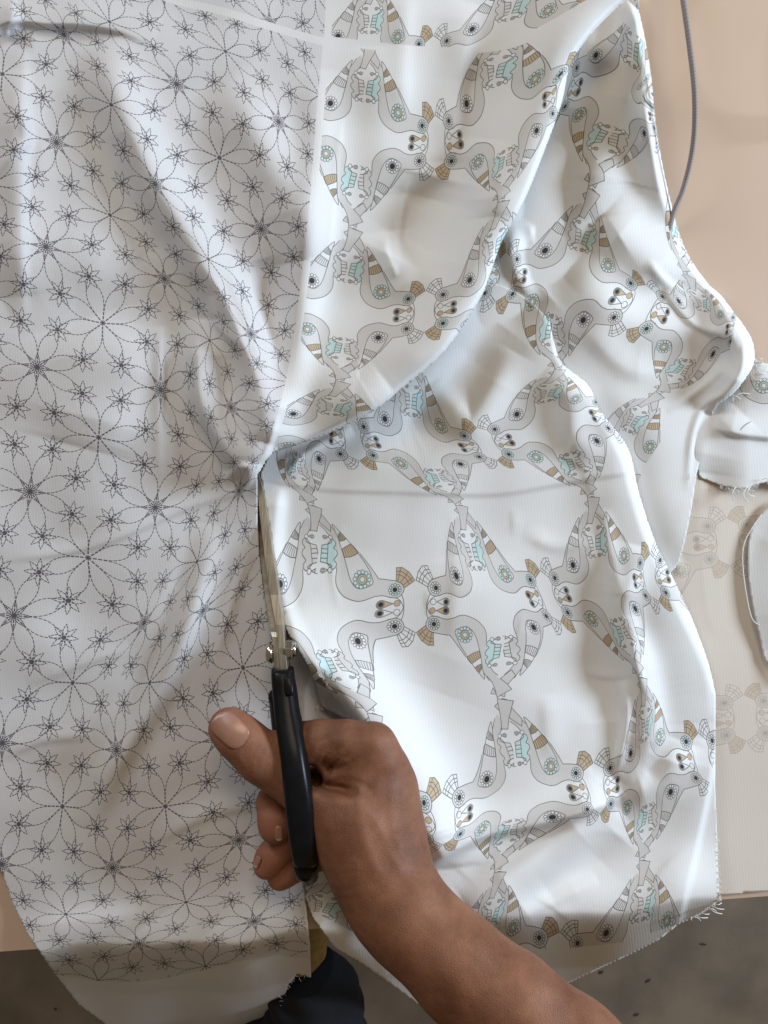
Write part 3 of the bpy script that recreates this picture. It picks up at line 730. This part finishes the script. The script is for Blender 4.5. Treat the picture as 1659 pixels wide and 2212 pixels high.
# offcuts at the right edge
off = empty('fabric_offcut', P(1600, 950, 0))
tag(off, 'frayed white offcut with a bit of print, under the fabric fold at right', 'fabric scrap')
polyO = [(1512,1032),(1500,1000),(1500,940),(1510,880),(1560,800),(1600,740),(1640,782),(1720,800),(1740,860),(1740,1060),(1659,1040),(1600,1058),(1555,1048)]
def z_off(X, Y):
    z = .0035+.006*sstep(X,1520,1620)+wob(X, Y, .8)+ridge(X, Y, [(1516,1020),(1530,950),(1590,880)], 3, 30, 60)
    z = z+ridge(X, Y, [(1540,922),(1600,938),(1700,948)], 3.5, 50, 6)
    z = z+ridge(X, Y, [(1620,800),(1660,830),(1720,850)], 3, 40, 50)
    return z
xo, yo, zo, fo = sheet(polyO, z_off)
sdo, _, _ = poly_sd(xo, yo, [(1540,880),(1640,800),(1800,820),(1800,872),(1659,880),(1600,930)])
O_T = TPS([(1650,830),(2050,850),(1640,1230),(1450,820)], [(.214,.352),(1.214,.352),(.214,1.352),(-.286,.352)], 0.1)
o = build_cloth('scrap', [(xo, yo, zo, fo, np.zeros((len(xo), 2)), O_T(xo, yo), np.full(len(xo), -50.), sdo)], M_CLOTH, None)
o.parent = off; o.location = tuple(-c for c in off.location)
thread(off, [(1628,780,30,6,.2),(1632,786,26,20,.3),(1620,800,34,14,.4),(1590,1052,-4,30,.2),(1604,1056,6,26,-.3),(1616,1050,2,36,.3),(1622,1050,8,22,.5),(1646,1036,14,10,-.5),(1580,870,40,-18,-.25),(1600,862,-16,10,.8)], .010)
sc = empty('white_offcut', P(1645, 1280, 0))
tag(sc, 'plain white curled offcut with a loose thread along its edge, on the cream fabric', 'fabric scrap')
polyS = catmull([(1680,1085),(1640,1115),(1622,1150),(1616,1200),(1620,1270),(1640,1370),(1665,1440),(1760,1470),(1800,1250),(1760,1080)], 6, True)
xs, ys, zs, fs_ = sheet(polyS, lambda X, Y: .004+.010*sstep(X, 1615, 1800)+ridge(X, Y, [(1720,1120),(1665,1230),(1680,1400)], 3, 60, 60))
o = build_cloth('scrap', [(xs, ys, zs, fs_, np.zeros((len(xs), 2)), np.zeros((len(xs), 2)), np.full(len(xs), -50.), np.full(len(xs), -50.))], M_CLOTH, None)
o.parent = sc; o.location = tuple(-c for c in sc.location)
def fringe(parent, pl, n, length, zf, side=1, r=.00011):
    c = catmull(pl, 8); parts = []
    for i in range(n):
        k = random.uniform(0, len(c)-1.01); a = c[int(k)]; b = c[int(k)+1]; t = (b-a)/(np.linalg.norm(b-a)+1e-9)
        nrm = np.array([-t[1], t[0]])*side; L = length*random.uniform(.3, 1)**1.5; sk = random.uniform(-.8, .8)
        d = nrm*L+t*L*sk; p0 = a+(b-a)*(k-int(k))-nrm*1.5; cu = random.uniform(-.35, .35)
        z0 = zat(p0[0], p0[1], zf)
        pts = [P(p0[0]+d[0]*u-d[1]*cu*math.sin(3.1*u), p0[1]+d[1]*u+d[0]*cu*math.sin(3.1*u), z0+.0006*math.sin(3*u)) for u in (0, .25, .5, .75, 1)]
        parts.append(tube(pts, r, 4))
    v, f = merge(parts); tag(mesh_obj('frayed_threads', v, f, M_THREAD, parent), kind='stuff')
fringe(off, [(1555,1049),(1600,1059),(1659,1041),(1740,1060)], 60, 12, z_off, 1)
fringe(off, [(1625,782),(1640,783),(1720,801)], 40, 14, z_off, -1)
fringe(cloth, [(1549,1800),(1553,1925),(1547,1949),(1490,1986)], 70, 7, z_low, -1)
fringe(cloth, [(640,2104),(622,2128),(612,2165),(598,2192),(560,2216)], 80, 9, z_left, -1)
fringe(cloth, [(1505,1020),(1490,1120),(1468,1205)], 30, 5, z_low, -1)
v, f = tube([P(x, y, .014) for x, y in catmull([(1645,1112),(1625,1140),(1606,1180),(1606,1240),(1622,1330),(1640,1350)], 6)], .0003, 5)
mesh_obj('frayed_threads', v, f, M_THREAD, sc)

# ------------------------------------------------------------------ braided cable
def cable_mat():
    m, nt, b = new_mat('braided_grey_sleeve'); L = nt.links.new
    uv = nt.nodes.new('ShaderNodeUVMap'); uv.uv_map = 'UVMap'
    ck = nt.nodes.new('ShaderNodeTexChecker'); ck.inputs['Scale'].default_value = 1
    mp = nt.nodes.new('ShaderNodeMapping'); mp.inputs['Rotation'].default_value = (0, 0, math.radians(45)); mp.inputs['Scale'].default_value = (14, 14, 1)
    L(uv.outputs[0], mp.inputs[0]); L(mp.outputs[0], ck.inputs[0])
    ck.inputs[1].default_value = (.34, .29, .28, 1); ck.inputs[2].default_value = (.25, .21, .205, 1)
    L(ck.outputs[0], b.inputs['Base Color']); b.inputs['Roughness'].default_value = .7
    bp = nt.nodes.new('ShaderNodeBump'); bp.inputs['Distance'].default_value = .0005; L(ck.outputs['Fac'], bp.inputs['Height']); L(bp.outputs[0], b.inputs['Normal'])
    return m
def cable(name, pts, r, label):
    c3 = catmull(pts, 10)
    path = [P(x, y, z) for x, y, z in c3]
    n = 12; v, f = tube(path, r, n)
    o = mesh_obj(name, v, f, M_CABLE); me = o.data; uvl = me.uv_layers.new(name='UVMap')
    for p in me.polygons:
        for li, vi in zip(p.loop_indices, p.vertices):
            i, k = divmod(vi, n); kk = k if not (k == 0 and any((w % n) == n-1 for w in p.vertices)) else n
            uvl.data[li].uv = (kk/n*.7, i*.12)
    return tag(o, label, 'cable')
M_CABLE = cable_mat()
cable('braided_cable', [(1450,-220,.02),(1466,-60,.030),(1476,0,.034),(1490,100,.034),(1500,190,.032),(1501,270,.026),(1493,340,.018),(1475,410,.010),(1455,460,.006),(1440,520,.004)], .0016,
      'grey braided cable arching over the bare beige table beside the fabric')
cable('coiled_cable', [(1800,-260,.02),(1740,-80,.032),(1752,60,.034),(1790,150,.034),(1850,210,.03),(1950,240,.01)], .0016, 'grey cable beyond the right edge whose shadow falls on the beige table')

# ------------------------------------------------------------------ scissors
def brushed():
    m, nt, b = new_mat('worn_steel'); L = nt.links.new
    b.inputs['Metallic'].default_value = .9; b.inputs['Roughness'].default_value = .38
    tc = nt.nodes.new('ShaderNodeTexCoord'); mp = nt.nodes.new('ShaderNodeMapping'); mp.inputs['Scale'].default_value = (900, 60, 200)
    n = nt.nodes.new('ShaderNodeTexNoise'); n.inputs['Scale'].default_value = 1; n.inputs['Detail'].default_value = 6
    L(tc.outputs['Object'], mp.inputs[0]); L(mp.outputs[0], n.inputs['Vector'])
    cr = nt.nodes.new('ShaderNodeValToRGB'); cr.color_ramp.elements[0].color = (.30, .27, .215, 1); cr.color_ramp.elements[0].position = .3
    cr.color_ramp.elements[1].color = (.58, .54, .46, 1); cr.color_ramp.elements[1].position = .7
    L(n.outputs['Fac'], cr.inputs[0]); L(cr.outputs[0], b.inputs['Base Color'])
    return m
M_STEEL = brushed()
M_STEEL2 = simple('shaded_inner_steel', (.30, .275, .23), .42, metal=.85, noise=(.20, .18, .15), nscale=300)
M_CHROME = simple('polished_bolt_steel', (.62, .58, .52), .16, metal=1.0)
M_BLACK = simple('black_moulded_plastic', (.006, .006, .007), .30, bump=.06, bscale=900, noise=(.009, .009, .010), nscale=120, spec=.14)
sci = empty('fabric_scissors', P(615, 1420, .03))
tag(sci, 'black handled steel shears held on edge, cutting up through the white cotton', 'scissors')
def blade(name, rows, mat):
    """rows: (xl, xr, y, ztop, depth) edge-on bar: top band between xl and xr, sides dropping"""
    v, f = [], []
    for (xl_, xr_, y, zt, dp) in rows:
        a = np.array(P(xl_, y, zt)); b = np.array(P(xr_, y, zt))
        v += [a, b, b+np.array([-.0006, 0, -dp]), a+np.array([.0004, 0, -dp])]
    for i in range(len(rows)-1):
        for k in range(4): f.append((4*i+k, 4*i+(k+1) % 4, 4*i+4+(k+1) % 4, 4*i+4+k))
    f.append((3, 2, 1, 0)); n = 4*(len(rows)-1); f.append((n, n+1, n+2, n+3))
    o = mesh_obj(name, v, f, mat, sci, smooth=False)
    m = o.modifiers.new('bevel', 'BEVEL'); m.width = .0003; m.segments = 2
    return o
# cutting blade: top band lit
blade('blade', [(552,558,1018,.014,.003),(555,569,1058,.016,.006),(559,576,1098,.018,.008),(570,590,1197,.023,.011),(583,603,1285,.028,.013),(595,611,1350,.033,.015),(600.5,616,1400,.036,.016),(608,624,1470,.039,.014)], M_STEEL)
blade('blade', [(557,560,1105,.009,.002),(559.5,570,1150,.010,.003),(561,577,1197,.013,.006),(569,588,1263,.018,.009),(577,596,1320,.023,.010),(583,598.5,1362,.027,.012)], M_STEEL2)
blade('blade_shank', [(583.5,597,1364,.0305,.015),(587,600.5,1376,.0325,.016),(590,604.5,1410,.0345,.016),(594,609,1470,.037,.014)], M_STEEL)
def cyl_x(name, x0, x1, yc, zc, r, n, mat, bev=.0006):
    a = np.array(P(x0, yc, zc)); b = np.array(P(x1, yc, zc)); d = (b-a)/np.linalg.norm(b-a)
    v = []; u = np.array([-d[1], d[0], 0]); w = np.array([0, 0, 1.0])
    for c in (a, b):
        for k in range(n):
            t = 6.2832*k/n+.26; v.append(c+r*(math.cos(t)*u+math.sin(t)*w))
    f = [(k, (k+1) % n, n+(k+1) % n, n+k) for k in range(n)]+[tuple(range(n))[::-1], tuple(range(n, 2*n))]
    o = mesh_obj(name, v, f, mat, sci, smooth=n > 8)
    m = o.modifiers.new('bevel', 'BEVEL'); m.width = bev; m.segments = 3; m.limit_method = 'ANGLE'
    return o
cyl_x('bolt_head', 576, 592, 1410, .032, .0062, 32, M_CHROME, .0018)
cyl_x('nut', 617, 634, 1404, .032, .0060, 6, M_CHROME, .0008)
cyl_x('bolt_end', 632, 640, 1404, .032, .0042, 24, M_CHROME, .0005)
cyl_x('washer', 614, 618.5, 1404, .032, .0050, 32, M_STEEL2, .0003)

def rr_sweep(rows, n=28, e=3.2):
    """rows: (xl, xr, y, ztop, depth): superellipse cross sections"""
    v, f = [], []
    for (xl_, xr_, y, zt, dp) in rows:
        a = np.array(P(xl_, y, zt)); b = np.array(P(xr_, y, zt)); c = (a+b)/2; hw = np.linalg.norm(b-a)/2; d = (b-a)/(2*hw)
        for k in range(n):
            t = 6.2832*k/n; cs, sn = math.cos(t), math.sin(t)
            x = np.sign(cs)*abs(cs)**(2/e)*hw; z = np.sign(sn)*abs(sn)**(2/e)*dp/2
            v.append(c+d*x+np.array([0, 0, z-dp/2]))
    m = len(rows)
    for i in range(m-1):
        for k in range(n): f.append((i*n+k, (i+1)*n+k, (i+1)*n+(k+1) % n, i*n+(k+1) % n))
    f.append(tuple(range(n))); f.append(tuple((m-1)*n+k for k in range(n))[::-1])
    return v, f
rows = [(586,626,1446,.0395,.010),(583,630,1450,.0435,.014),(582,630,1458,.045,.016),(582.5,631.5,1475,.0465,.017),(584,636,1500,.049,.018),(588,641,1540,.053,.018),(591,648,1575,.057,.018),(597,655,1610,.061,.017),(603,661,1650,.065,.016),(608,669,1700,.068,.015),(613,677,1760,.070,.015),(619,683,1815,.069,.016),(626,686,1858,.066,.018),(628,687,1870,.064,.018),(631,685,1876,.0625,.018)]
v, f = rr_sweep(rows); mesh_obj('upper_handle', v, f, M_BLACK, sci)
rows = [(632,683.5,1877,.0585,.016),(632,684,1890,.055,.016),(635,682,1901,.051,.012),(640,676,1904.5,.048,.008)]
v, f = rr_sweep(rows, e=3); mesh_obj('handle_end', v, f, M_BLACK, sci)
# notch step beside the shank, a lighter pad in the top right of the handle
rows = [(612,626,1462,.0475,.004),(612,631,1466,.0482,.005),(613,634,1496,.0506,.005),(616,634,1503,.0505,.004)]
v, f = rr_sweep(rows, n=20, e=4); mesh_obj('stop_pad', v, f, M_BLACK, sci)
# finger loop below the hand
loop = catmull([(600,1500,.035),(608,1580,.022),(625,1680,.012),(650,1780,.010),(665,1850,.014),(668,1890,.030),(660,1880,.048)], 6)
v, f = tube([P(*q) for q in loop], .0055, 12); mesh_obj('lower_handle', v, f, M_BLACK, sci)

# ------------------------------------------------------------------ hand and arm (one implicit surface)
def surface_nets(F, org, h):
    nx, ny, nz = F.shape; ins = F < 0
    corners = [(i, j, k) for i in (0, 1) for j in (0, 1) for k in (0, 1)]
    cnt = np.zeros((nx-1, ny-1, nz-1), np.int8)
    sl = lambda A, c: A[c[0]:nx-1+c[0], c[1]:ny-1+c[1], c[2]:nz-1+c[2]]
    for c in corners: cnt += sl(ins, c)
    act = (cnt > 0) & (cnt < 8); I = np.argwhere(act)
    acc = np.zeros((len(I), 3)); n = np.zeros(len(I))
    for a in corners:
        for ax in range(3):
            if a[ax]: continue
            b = list(a); b[ax] = 1
            ia = I+np.array(a); ib = I+np.array(b)
            fa_ = F[ia[:, 0], ia[:, 1], ia[:, 2]]; fb_ = F[ib[:, 0], ib[:, 1], ib[:, 2]]
            m = (fa_ < 0) != (fb_ < 0)
            t = np.where(m, fa_/(np.where(m, fa_-fb_, 1)), 0)
            p = np.tile(np.array(a, float), (len(I), 1)); p[:, ax] += t
            acc[m] += p[m]; n[m] += 1
    V = (I+acc/n[:, None])*h+org
    idx = -np.ones(act.shape, np.int64); idx[act] = np.arange(len(I))
    Q = []
    for ax in range(3):
        o1, o2 = [(1, 2), (2, 0), (0, 1)][ax]
        A = ins; s0 = [slice(1, -1)]*3; s0[ax] = slice(0, -1); s1 = list(s0); s1[ax] = slice(1, None)
        a = A[tuple(s0)]; b = A[tuple(s1)]
        base = np.argwhere(a != b)
        off0 = np.array([1, 1, 1]); off0[ax] = 0
        g = base+off0; flip = a[tuple(base.T)]
        def at(d1, d2):
            q = g.copy(); q[:, o1] += d1; q[:, o2] += d2; return idx[q[:, 0], q[:, 1], q[:, 2]]
        q = np.stack([at(-1, -1), at(0, -1), at(0, 0), at(-1, 0)], -1)
        q[~flip] = q[~flip][:, ::-1]; Q.append(q)
    Q = np.concatenate(Q); return V, Q[(Q >= 0).all(1)]

HV = .00115
lo = np.array([-.125, -.385, -.004]); hi = np.array([.175, -.095, .165])
nn = ((hi-lo)/HV).astype(int)
gx = lo[0]+HV*np.arange(nn[0]); gy = lo[1]+HV*np.arange(nn[1]); gz = lo[2]+HV*np.arange(nn[2])
def smin(a, b, k):
    h = np.clip(.5+.5*(b-a)/k, 0, 1); return b*(1-h)+a*h-k*h*(1-h)
BIG = 1.0
def chain(pts, k=.004, F0=None):
    """pts: (dx, dy, z, radius mm[, flatten]) consecutive tapered capsules joined smoothly"""
    F = np.full(tuple(nn), BIG, np.float32) if F0 is None else F0
    w = [(np.array(P(p[0], p[1], p[2])), p[3]*.001) for p in pts]
    for (a, ra), (b, rb) in zip(w[:-1], w[1:]):
        m = max(ra, rb)+.016
        i0 = np.clip(((np.minimum(a, b)-m-lo)/HV).astype(int), 0, nn); i1 = np.clip(((np.maximum(a, b)+m-lo)/HV).astype(int)+1, 0, nn)
        if (i1 <= i0).any(): continue
        X, Y, Z = np.meshgrid(gx[i0[0]:i1[0]], gy[i0[1]:i1[1]], gz[i0[2]:i1[2]], indexing='ij')
        ab = b-a; L = ab@ab+1e-12
        t = np.clip(((X-a[0])*ab[0]+(Y-a[1])*ab[1]+(Z-a[2])*ab[2])/L, 0, 1)
        d = np.sqrt((X-a[0]-t*ab[0])**2+(Y-a[1]-t*ab[1])**2+(Z-a[2]-t*ab[2])**2)-(ra+(rb-ra)*t)
        sl = (slice(i0[0], i1[0]), slice(i0[1], i1[1]), slice(i0[2], i1[2]))
        F[sl] = smin(F[sl], d, k)
    return F
# joints: photo position, height (m), radius (mm)
fore = chain([(1430,2470,.105,27),(1240,2290,.098,25),(1110,2177,.088,23),(990,2080,.076,22),(892,1990,.064,22),(835,1905,.054,21)], .012)
fore = chain([(1230,2305,.088,23),(995,2105,.066,20.5),(848,1958,.050,20),(815,1870,.044,21)], .012, fore)
palm = chain([(833,1915,.050,20),(812,1830,.046,22.5),(797,1750,.044,22.5),(792,1690,.044,19.5)], .012)
palm = chain([(855,1905,.044,17),(842,1800,.042,16),(828,1710,.042,14.5),(806,1640,.042,13)], .012, palm)
palm = chain([(790,1860,.050,20),(760,1790,.050,19),(720,1740,.050,15.5)], .014, palm)       # thumb mount
palm = chain([(828,1690,.034,15),(820,1800,.030,17),(835,1900,.038,17)], .012, palm)
idxf = chain([(826,1652,.043,12.5),(806,1613,.047,12.2),(745,1604,.048,11.4),(690,1602,.046,11.0),(640,1604,.040,10.5),(600,1625,.030,9.5),(598,1660,.020,8.5)], .006)
thumb = chain([(775,1800,.050,17),(712,1745,.050,14.2),(655,1702,.049,12.6),(607,1668,.049,11.8),(565,1637,.049,12.6),(530,1605,.049,11.3),(505,1584,.049,10.4),(489,1570,.048,9.6)], .006)
thumb = chain([(540,1600,.047,8.5),(498,1569,.046,8.2)], .006, thumb)
mid = chain([(835,1690,.028,12),(760,1680,.020,10.5),(690,1705,.022,10),(630,1760,.034,9.2),(596,1782,.040,8.6),(590,1765,.041,8.6)], .006)
mid2 = chain([(690,1690,.026,10),(620,1712,.032,9.2),(590,1730,.036,8.3),(585,1740,.036,8.3)], .005)
ring = chain([(840,1760,.022,12),(760,1770,.016,10),(690,1780,.018,9.5),(625,1815,.029,8.8),(587,1850,.031,8.2),(576,1868,.031,7.8)], .006)
pink = chain([(840,1830,.020,11),(760,1840,.014,9),(700,1840,.018,8.5),(640,1868,.026,7.8),(610,1888,.027,7.0),(604,1893,.027,6.8)], .006)
F = smin(fore, palm, .012)
F = smin(F, idxf, .007); F = smin(F, thumb, .008)
fing = smin(smin(mid, ring, .0012), pink, .0012); fing = smin(fing, mid2, .0012)
F = smin(F, fing, .0025)
# pit of the thumb web and the skin creases
X, Y, Z = np.meshgrid(gx, gy, gz, indexing='ij')
DX = X*HC/(S*(HC-Z))+CX; DY = CY-Y*HC/(S*(HC-Z))
def crease(pl, w, depth, zmin=.03):
    global F
    pl = catmull(pl, 4)
    x0, y0 = pl.min(0)-3*w; x1, y1 = pl.max(0)+3*w
    m = (DX > x0) & (DX < x1) & (DY > y0) & (DY < y1) & (Z > zmin) & (np.abs(F) < .012)
    d, t, s = seg_dist(DX[m], DY[m], pl)
    e = np.clip(t/.2, 0, 1)*np.clip((1-t)/.2, 0, 1)
    F[m] += depth*.001*np.exp(-(d/w)**2)*e
crease([(640,1668),(672,1678),(700,1700),(735,1704),(775,1712)], 13, 7.0)
crease([(662,1650),(666,1672),(690,1700)], 16, 9.0)
crease([(664,1640),(672,1612),(696,1596),(716,1592)], 6, 1.1)
crease([(676,1650),(690,1622),(722,1604)], 5, .8)
crease([(692,1660),(708,1630),(742,1610)], 5, 1.1)
crease([(702,1682),(722,1648),(762,1622)], 5.5, 1.3)
crease([(716,1672),(744,1654),(775,1636)], 5, .9)
crease([(700,1696),(730,1684),(772,1690),(812,1712)], 6, 1.3)
crease([(640,1558),(660,1575),(650,1610)], 5, .7)
# thumb knuckle wrinkles
for k, (a, b, cc) in enumerate([((548,1600),(536,1624),(530,1650)),((560,1600),(546,1630),(541,1660)),((576,1605),(558,1632),(556,1668)),((588,1610),(575,1640),(566,1672)),((537,1606),(527,1622),(523,1640))]):
    crease([a, b, cc], 2.6, .75)
crease([(548,1640),(562,1645),(575,1640)], 2.2, .5); crease([(545,1625),(560,1625),(575,1620)], 2.0, .45)
# bulges: knuckles and tendons
def bulge(cx, cy, r, h):
    m = (np.abs(DX-cx) < 3*r) & (np.abs(DY-cy) < 3*r) & (np.abs(F) < .012)
    F[m] -= h*.001*np.exp(-(((DX[m]-cx)**2+(DY[m]-cy)**2)/r**2))
bulge(806, 1600, 26, 1.6); bulge(848, 1655, 20, 1.0)
bulge(905, 1930, 40, 1.5)
def cord(pl, w, h_):
    crease(pl, w, -h_)
cord([(795,1640),(775,1730),(800,1850),(850,1930)], 12, .7); cord([(850,1680),(850,1780),(880,1880)], 11, .6)
cord([(760,1720),(815,1780),(860,1870),(930,1960)], 8, .45); cord([(880,1930),(960,2010),(1070,2090)], 9, .4)
for k in range(9):
    y0 = 1745+k*17; crease([(700+k*3, y0), (722+k*3, y0+5), (748+k*4, y0+2)], 2.4, .28)
for k in range(5): crease([(790+k*9,1574+k*2),(796+k*10,1592+k*3),(793+k*10,1612+k*3)], 2.2, .30)
crease([(702,1915),(745,1925),(790,1905)], 4, .5); crease([(712,1935),(760,1942),(800,1930)], 4, .4)
crease([(566,1745),(585,1752),(606,1748)], 3, .6); crease([(580,1812),(600,1822),(622,1818)], 3, .5)
hv, hf = surface_nets(F.astype(np.float64), lo, HV)
# relax
def relax(V, Q, it, lam=.5):
    e = np.concatenate([Q[:, [0, 1]], Q[:, [1, 2]], Q[:, [2, 3]], Q[:, [3, 0]]]); n = len(V)
    for _ in range(it):
        acc = np.zeros_like(V); c = np.zeros(n)
        for a, b in ((0, 1), (1, 0)):
            np.add.at(acc, e[:, a], V[e[:, b]]); np.add.at(c, e[:, a], 1)
        V = V+lam*(acc/np.maximum(c, 1)[:, None]-V)
    return V
hv = relax(hv, hf, 3)
def skin():
    m, nt, b = new_mat('brown_skin'); L = nt.links.new
    tc = nt.nodes.new('ShaderNodeTexCoord')
    n1 = nt.nodes.new('ShaderNodeTexNoise'); n1.inputs['Scale'].default_value = 46; n1.inputs['Detail'].default_value = 9; n1.inputs['Roughness'].default_value = .62; L(tc.outputs['Object'], n1.inputs['Vector'])
    cr = nt.nodes.new('ShaderNodeValToRGB'); cr.color_ramp.elements[0].position = .33; cr.color_ramp.elements[1].position = .68
    cr.color_ramp.elements[0].color = (.150, .058, .028, 1); cr.color_ramp.elements[1].color = (.285, .125, .068, 1)
    L(n1.outputs['Fac'], cr.inputs[0])
    at = nt.nodes.new('ShaderNodeAttribute'); at.attribute_name = 'tip'
    mx = nt.nodes.new('ShaderNodeMix'); mx.data_type = 'RGBA'; L(at.outputs['Fac'], mx.inputs['Factor']); L(cr.outputs[0], mx.inputs['A'])
    mx.inputs['B'].default_value = (.36, .145, .095, 1); L(mx.outputs['Result'], b.inputs['Base Color'])
    b.inputs['Roughness'].default_value = .56; b.inputs['Specular IOR Level'].default_value = .30
    b.inputs['Subsurface Weight'].default_value = .12; b.inputs['Subsurface Scale'].default_value = .004; b.inputs['Subsurface Radius'].default_value = (1, .35, .2)
    v = nt.nodes.new('ShaderNodeTexVoronoi'); v.inputs['Scale'].default_value = 900; v.feature = 'DISTANCE_TO_EDGE'; L(tc.outputs['Object'], v.inputs['Vector'])
    n2 = nt.nodes.new('ShaderNodeTexNoise'); n2.inputs['Scale'].default_value = 260; n2.inputs['Detail'].default_value = 5; L(tc.outputs['Object'], n2.inputs['Vector'])
    ad = nt.nodes.new('ShaderNodeMath'); ad.operation = 'MULTIPLY_ADD'; ad.inputs[1].default_value = 1.6; L(v.outputs['Distance'], ad.inputs[0]); L(n2.outputs['Fac'], ad.inputs[2])
    bp = nt.nodes.new('ShaderNodeBump'); bp.inputs['Strength'].default_value = .30; bp.inputs['Distance'].default_value = .0006
    L(ad.outputs[0], bp.inputs['Height']); L(bp.outputs[0], b.inputs['Normal'])
    return m
person = empty('person', P(900, 2000, 0))
tag(person, 'person seen from above cutting fabric, bare right forearm and hand gripping black scissors, dark trousers', 'person')
hand = mesh_obj('body', hv, hf, skin(), person)
tipa = np.zeros(len(hv))
for (x, y, z, r) in ((486,1568,.048,46),(576,1868,.031,60),(604,1893,.027,50),(590,1775,.04,50)):
    c_ = np.array(P(x, y, z)); tipa = np.maximum(tipa, np.exp(-(np.linalg.norm(hv-c_, axis=1)/(r*S))**2))
a = hand.data.attributes.new('tip', 'FLOAT', 'POINT'); a.data.foreach_set('value', (tipa*.8).astype(np.float32))

# nails
def ztop(dx, dy, zlim=.12):
    """top of the hand surface under a photo position"""
    k = (HC-hv[:, 2])/HC*S
    px = hv[:, 0]/k+CX; py = CY-hv[:, 1]/k
    m = (abs(px-dx) < 6) & (abs(py-dy) < 6) & (hv[:, 2] < zlim)
    return hv[m, 2].max() if m.any() else .03
M_NAIL = simple('fingernail', (.36, .18, .125), .28, noise=(.31, .155, .105), nscale=90, sub=.1)
M_NAILTIP = simple('nail_free_edge', (.46, .34, .24), .35)
def nail(axis0, axis1, hw, rise=.0006, tipw=.14, name='nail'):
    a0, a1 = np.array(axis0, float), np.array(axis1, float); L = np.linalg.norm(a1-a0); d = (a1-a0)/L; n_ = np.array([-d[1], d[0]])
    NU, NV = 22, 15; V = []; 
    zc0 = ztop(*a0); zc1 = ztop(*a1)
    for i in range(NU):
        u = i/(NU-1); wv = hw*(1-abs(2*u-1)**4.5)**.5 if 0 < u < 1 else hw*.12
        for j in range(NV):
            v_ = (2*j/(NV-1)-1)
            q = a0+d*L*u+n_*wv*v_
            V.append((q, u, v_))
    Z = np.array([ztop(q[0], q[1]) for q, u, v_ in V]).reshape(NU, NV)
    for _ in range(14):
        Zp = np.pad(Z, 1, mode='edge'); Z = (Zp[2:, 1:-1]+Zp[:-2, 1:-1]+Zp[1:-1, 2:]+Zp[1:-1, :-2])/4
    pts = []
    for n, (q, u, v_) in enumerate(V):
        z = Z.ravel()[n]+rise*(1-.9*abs(v_)**4)*(1 if u > .1 else u*10)
        pts.append(P(q[0], q[1], z))
    F_ = [(i*NV+j, i*NV+j+1, (i+1)*NV+j+1, (i+1)*NV+j) for i in range(NU-1) for j in range(NV-1)]
    o = mesh_obj(name, pts, F_, [M_NAIL, M_NAILTIP], person)
    for p in o.data.polygons:
        if p.index//(NV-1) >= (NU-1)*(1-tipw): p.material_index = 1
    s_ = o.modifiers.new('thickness', 'SOLIDIFY'); s_.thickness = .0006; s_.offset = 0
    return o
nail((528,1606), (466,1548), 30, .0009, .06)
nail((602,1784), (603,1816), 8, .0006, .15)
nail((560,1850), (551,1874), 6, .0005, .2)

# clothes: dark trousers and mustard shirt hem under the table edge
M_NAVY = simple('navy_denim', (.004, .005, .008), .9, noise=(.007, .008, .012), nscale=300, bump=.4, bscale=1500)
M_MUST = simple('mustard_knit', (.30, .165, .035), .9, noise=(.22, .12, .03), nscale=200, bump=.5, bscale=900)
def cloth_tube(name, pts, mat, n=32, sub=6):
    c = catmull([p for p in pts], sub); v, f = tube([P(*q[:3]) for q in c], [q[3] for q in c], n)
    v = np.array(v); c0 = v.mean(0)
    for i, p in enumerate(v):   # gathered wrinkles
        q = p-c0; p += q/(np.linalg.norm(q)+1e-6)*(.0035*math.sin(p[0]*130+3*math.sin(p[1]*70))+.0025*math.sin(p[1]*210+p[0]*60))
    o = mesh_obj(name, v, f, mat, person); return o
cloth_tube('trousers', [(610,2480,-.30,.10),(650,2330,-.27,.082),(674,2235,-.25,.056),(682,2180,-.24,.046),(672,2140,-.235,.042),(655,2100,-.23,.030)], M_NAVY)
cloth_tube('trousers', [(1190,2150,-.22,.008),(1215,2165,-.22,.016),(1260,2225,-.22,.022),(1330,2330,-.22,.04),(1450,2480,-.24,.07)], M_NAVY)
cloth_tube('shirt', [(640,2000,-.19,.02),(662,2030,-.185,.03),(690,2045,-.185,.022),(705,2052,-.185,.012)], M_MUST)

# the rest of the person, standing at the table just outside the photo
bv, bf = [], []
N = 40
for (z, hx, hy, yc) in ((-.19, .17, .10, -.66), (-.05, .18, .11, -.66), (.10, .18, .115, -.655), (.25, .19, .115, -.65), (.40, .20, .11, -.65), (.50, .19, .10, -.66), (.56, .12, .07, -.67)):
    for k in range(N):
        t = 6.2832*k/N; bv.append((.10+hx*math.cos(t)+.004*math.sin(5*t+z*20), yc+hy*math.sin(t)+.004*math.sin(7*t+z*30), z))
for i in range(6):
    for k in range(N): bf.append((i*N+k, i*N+(k+1) % N, (i+1)*N+(k+1) % N, (i+1)*N+k))
bf.append(tuple(6*N+k for k in range(N)))
mesh_obj('shirt', bv, bf, M_MUST, person)
# upper arm and short sleeve
v, f = tube(catmull([(.30, -.395, .115), (.335, -.46, .15), (.33, -.52, .25), (.30, -.57, .38), (.25, -.60, .47)], 5), [.036]*5+[.042]*5+[.048]*5+[.058]*6, 24)
mesh_obj('sleeve', v, f, M_MUST, person)
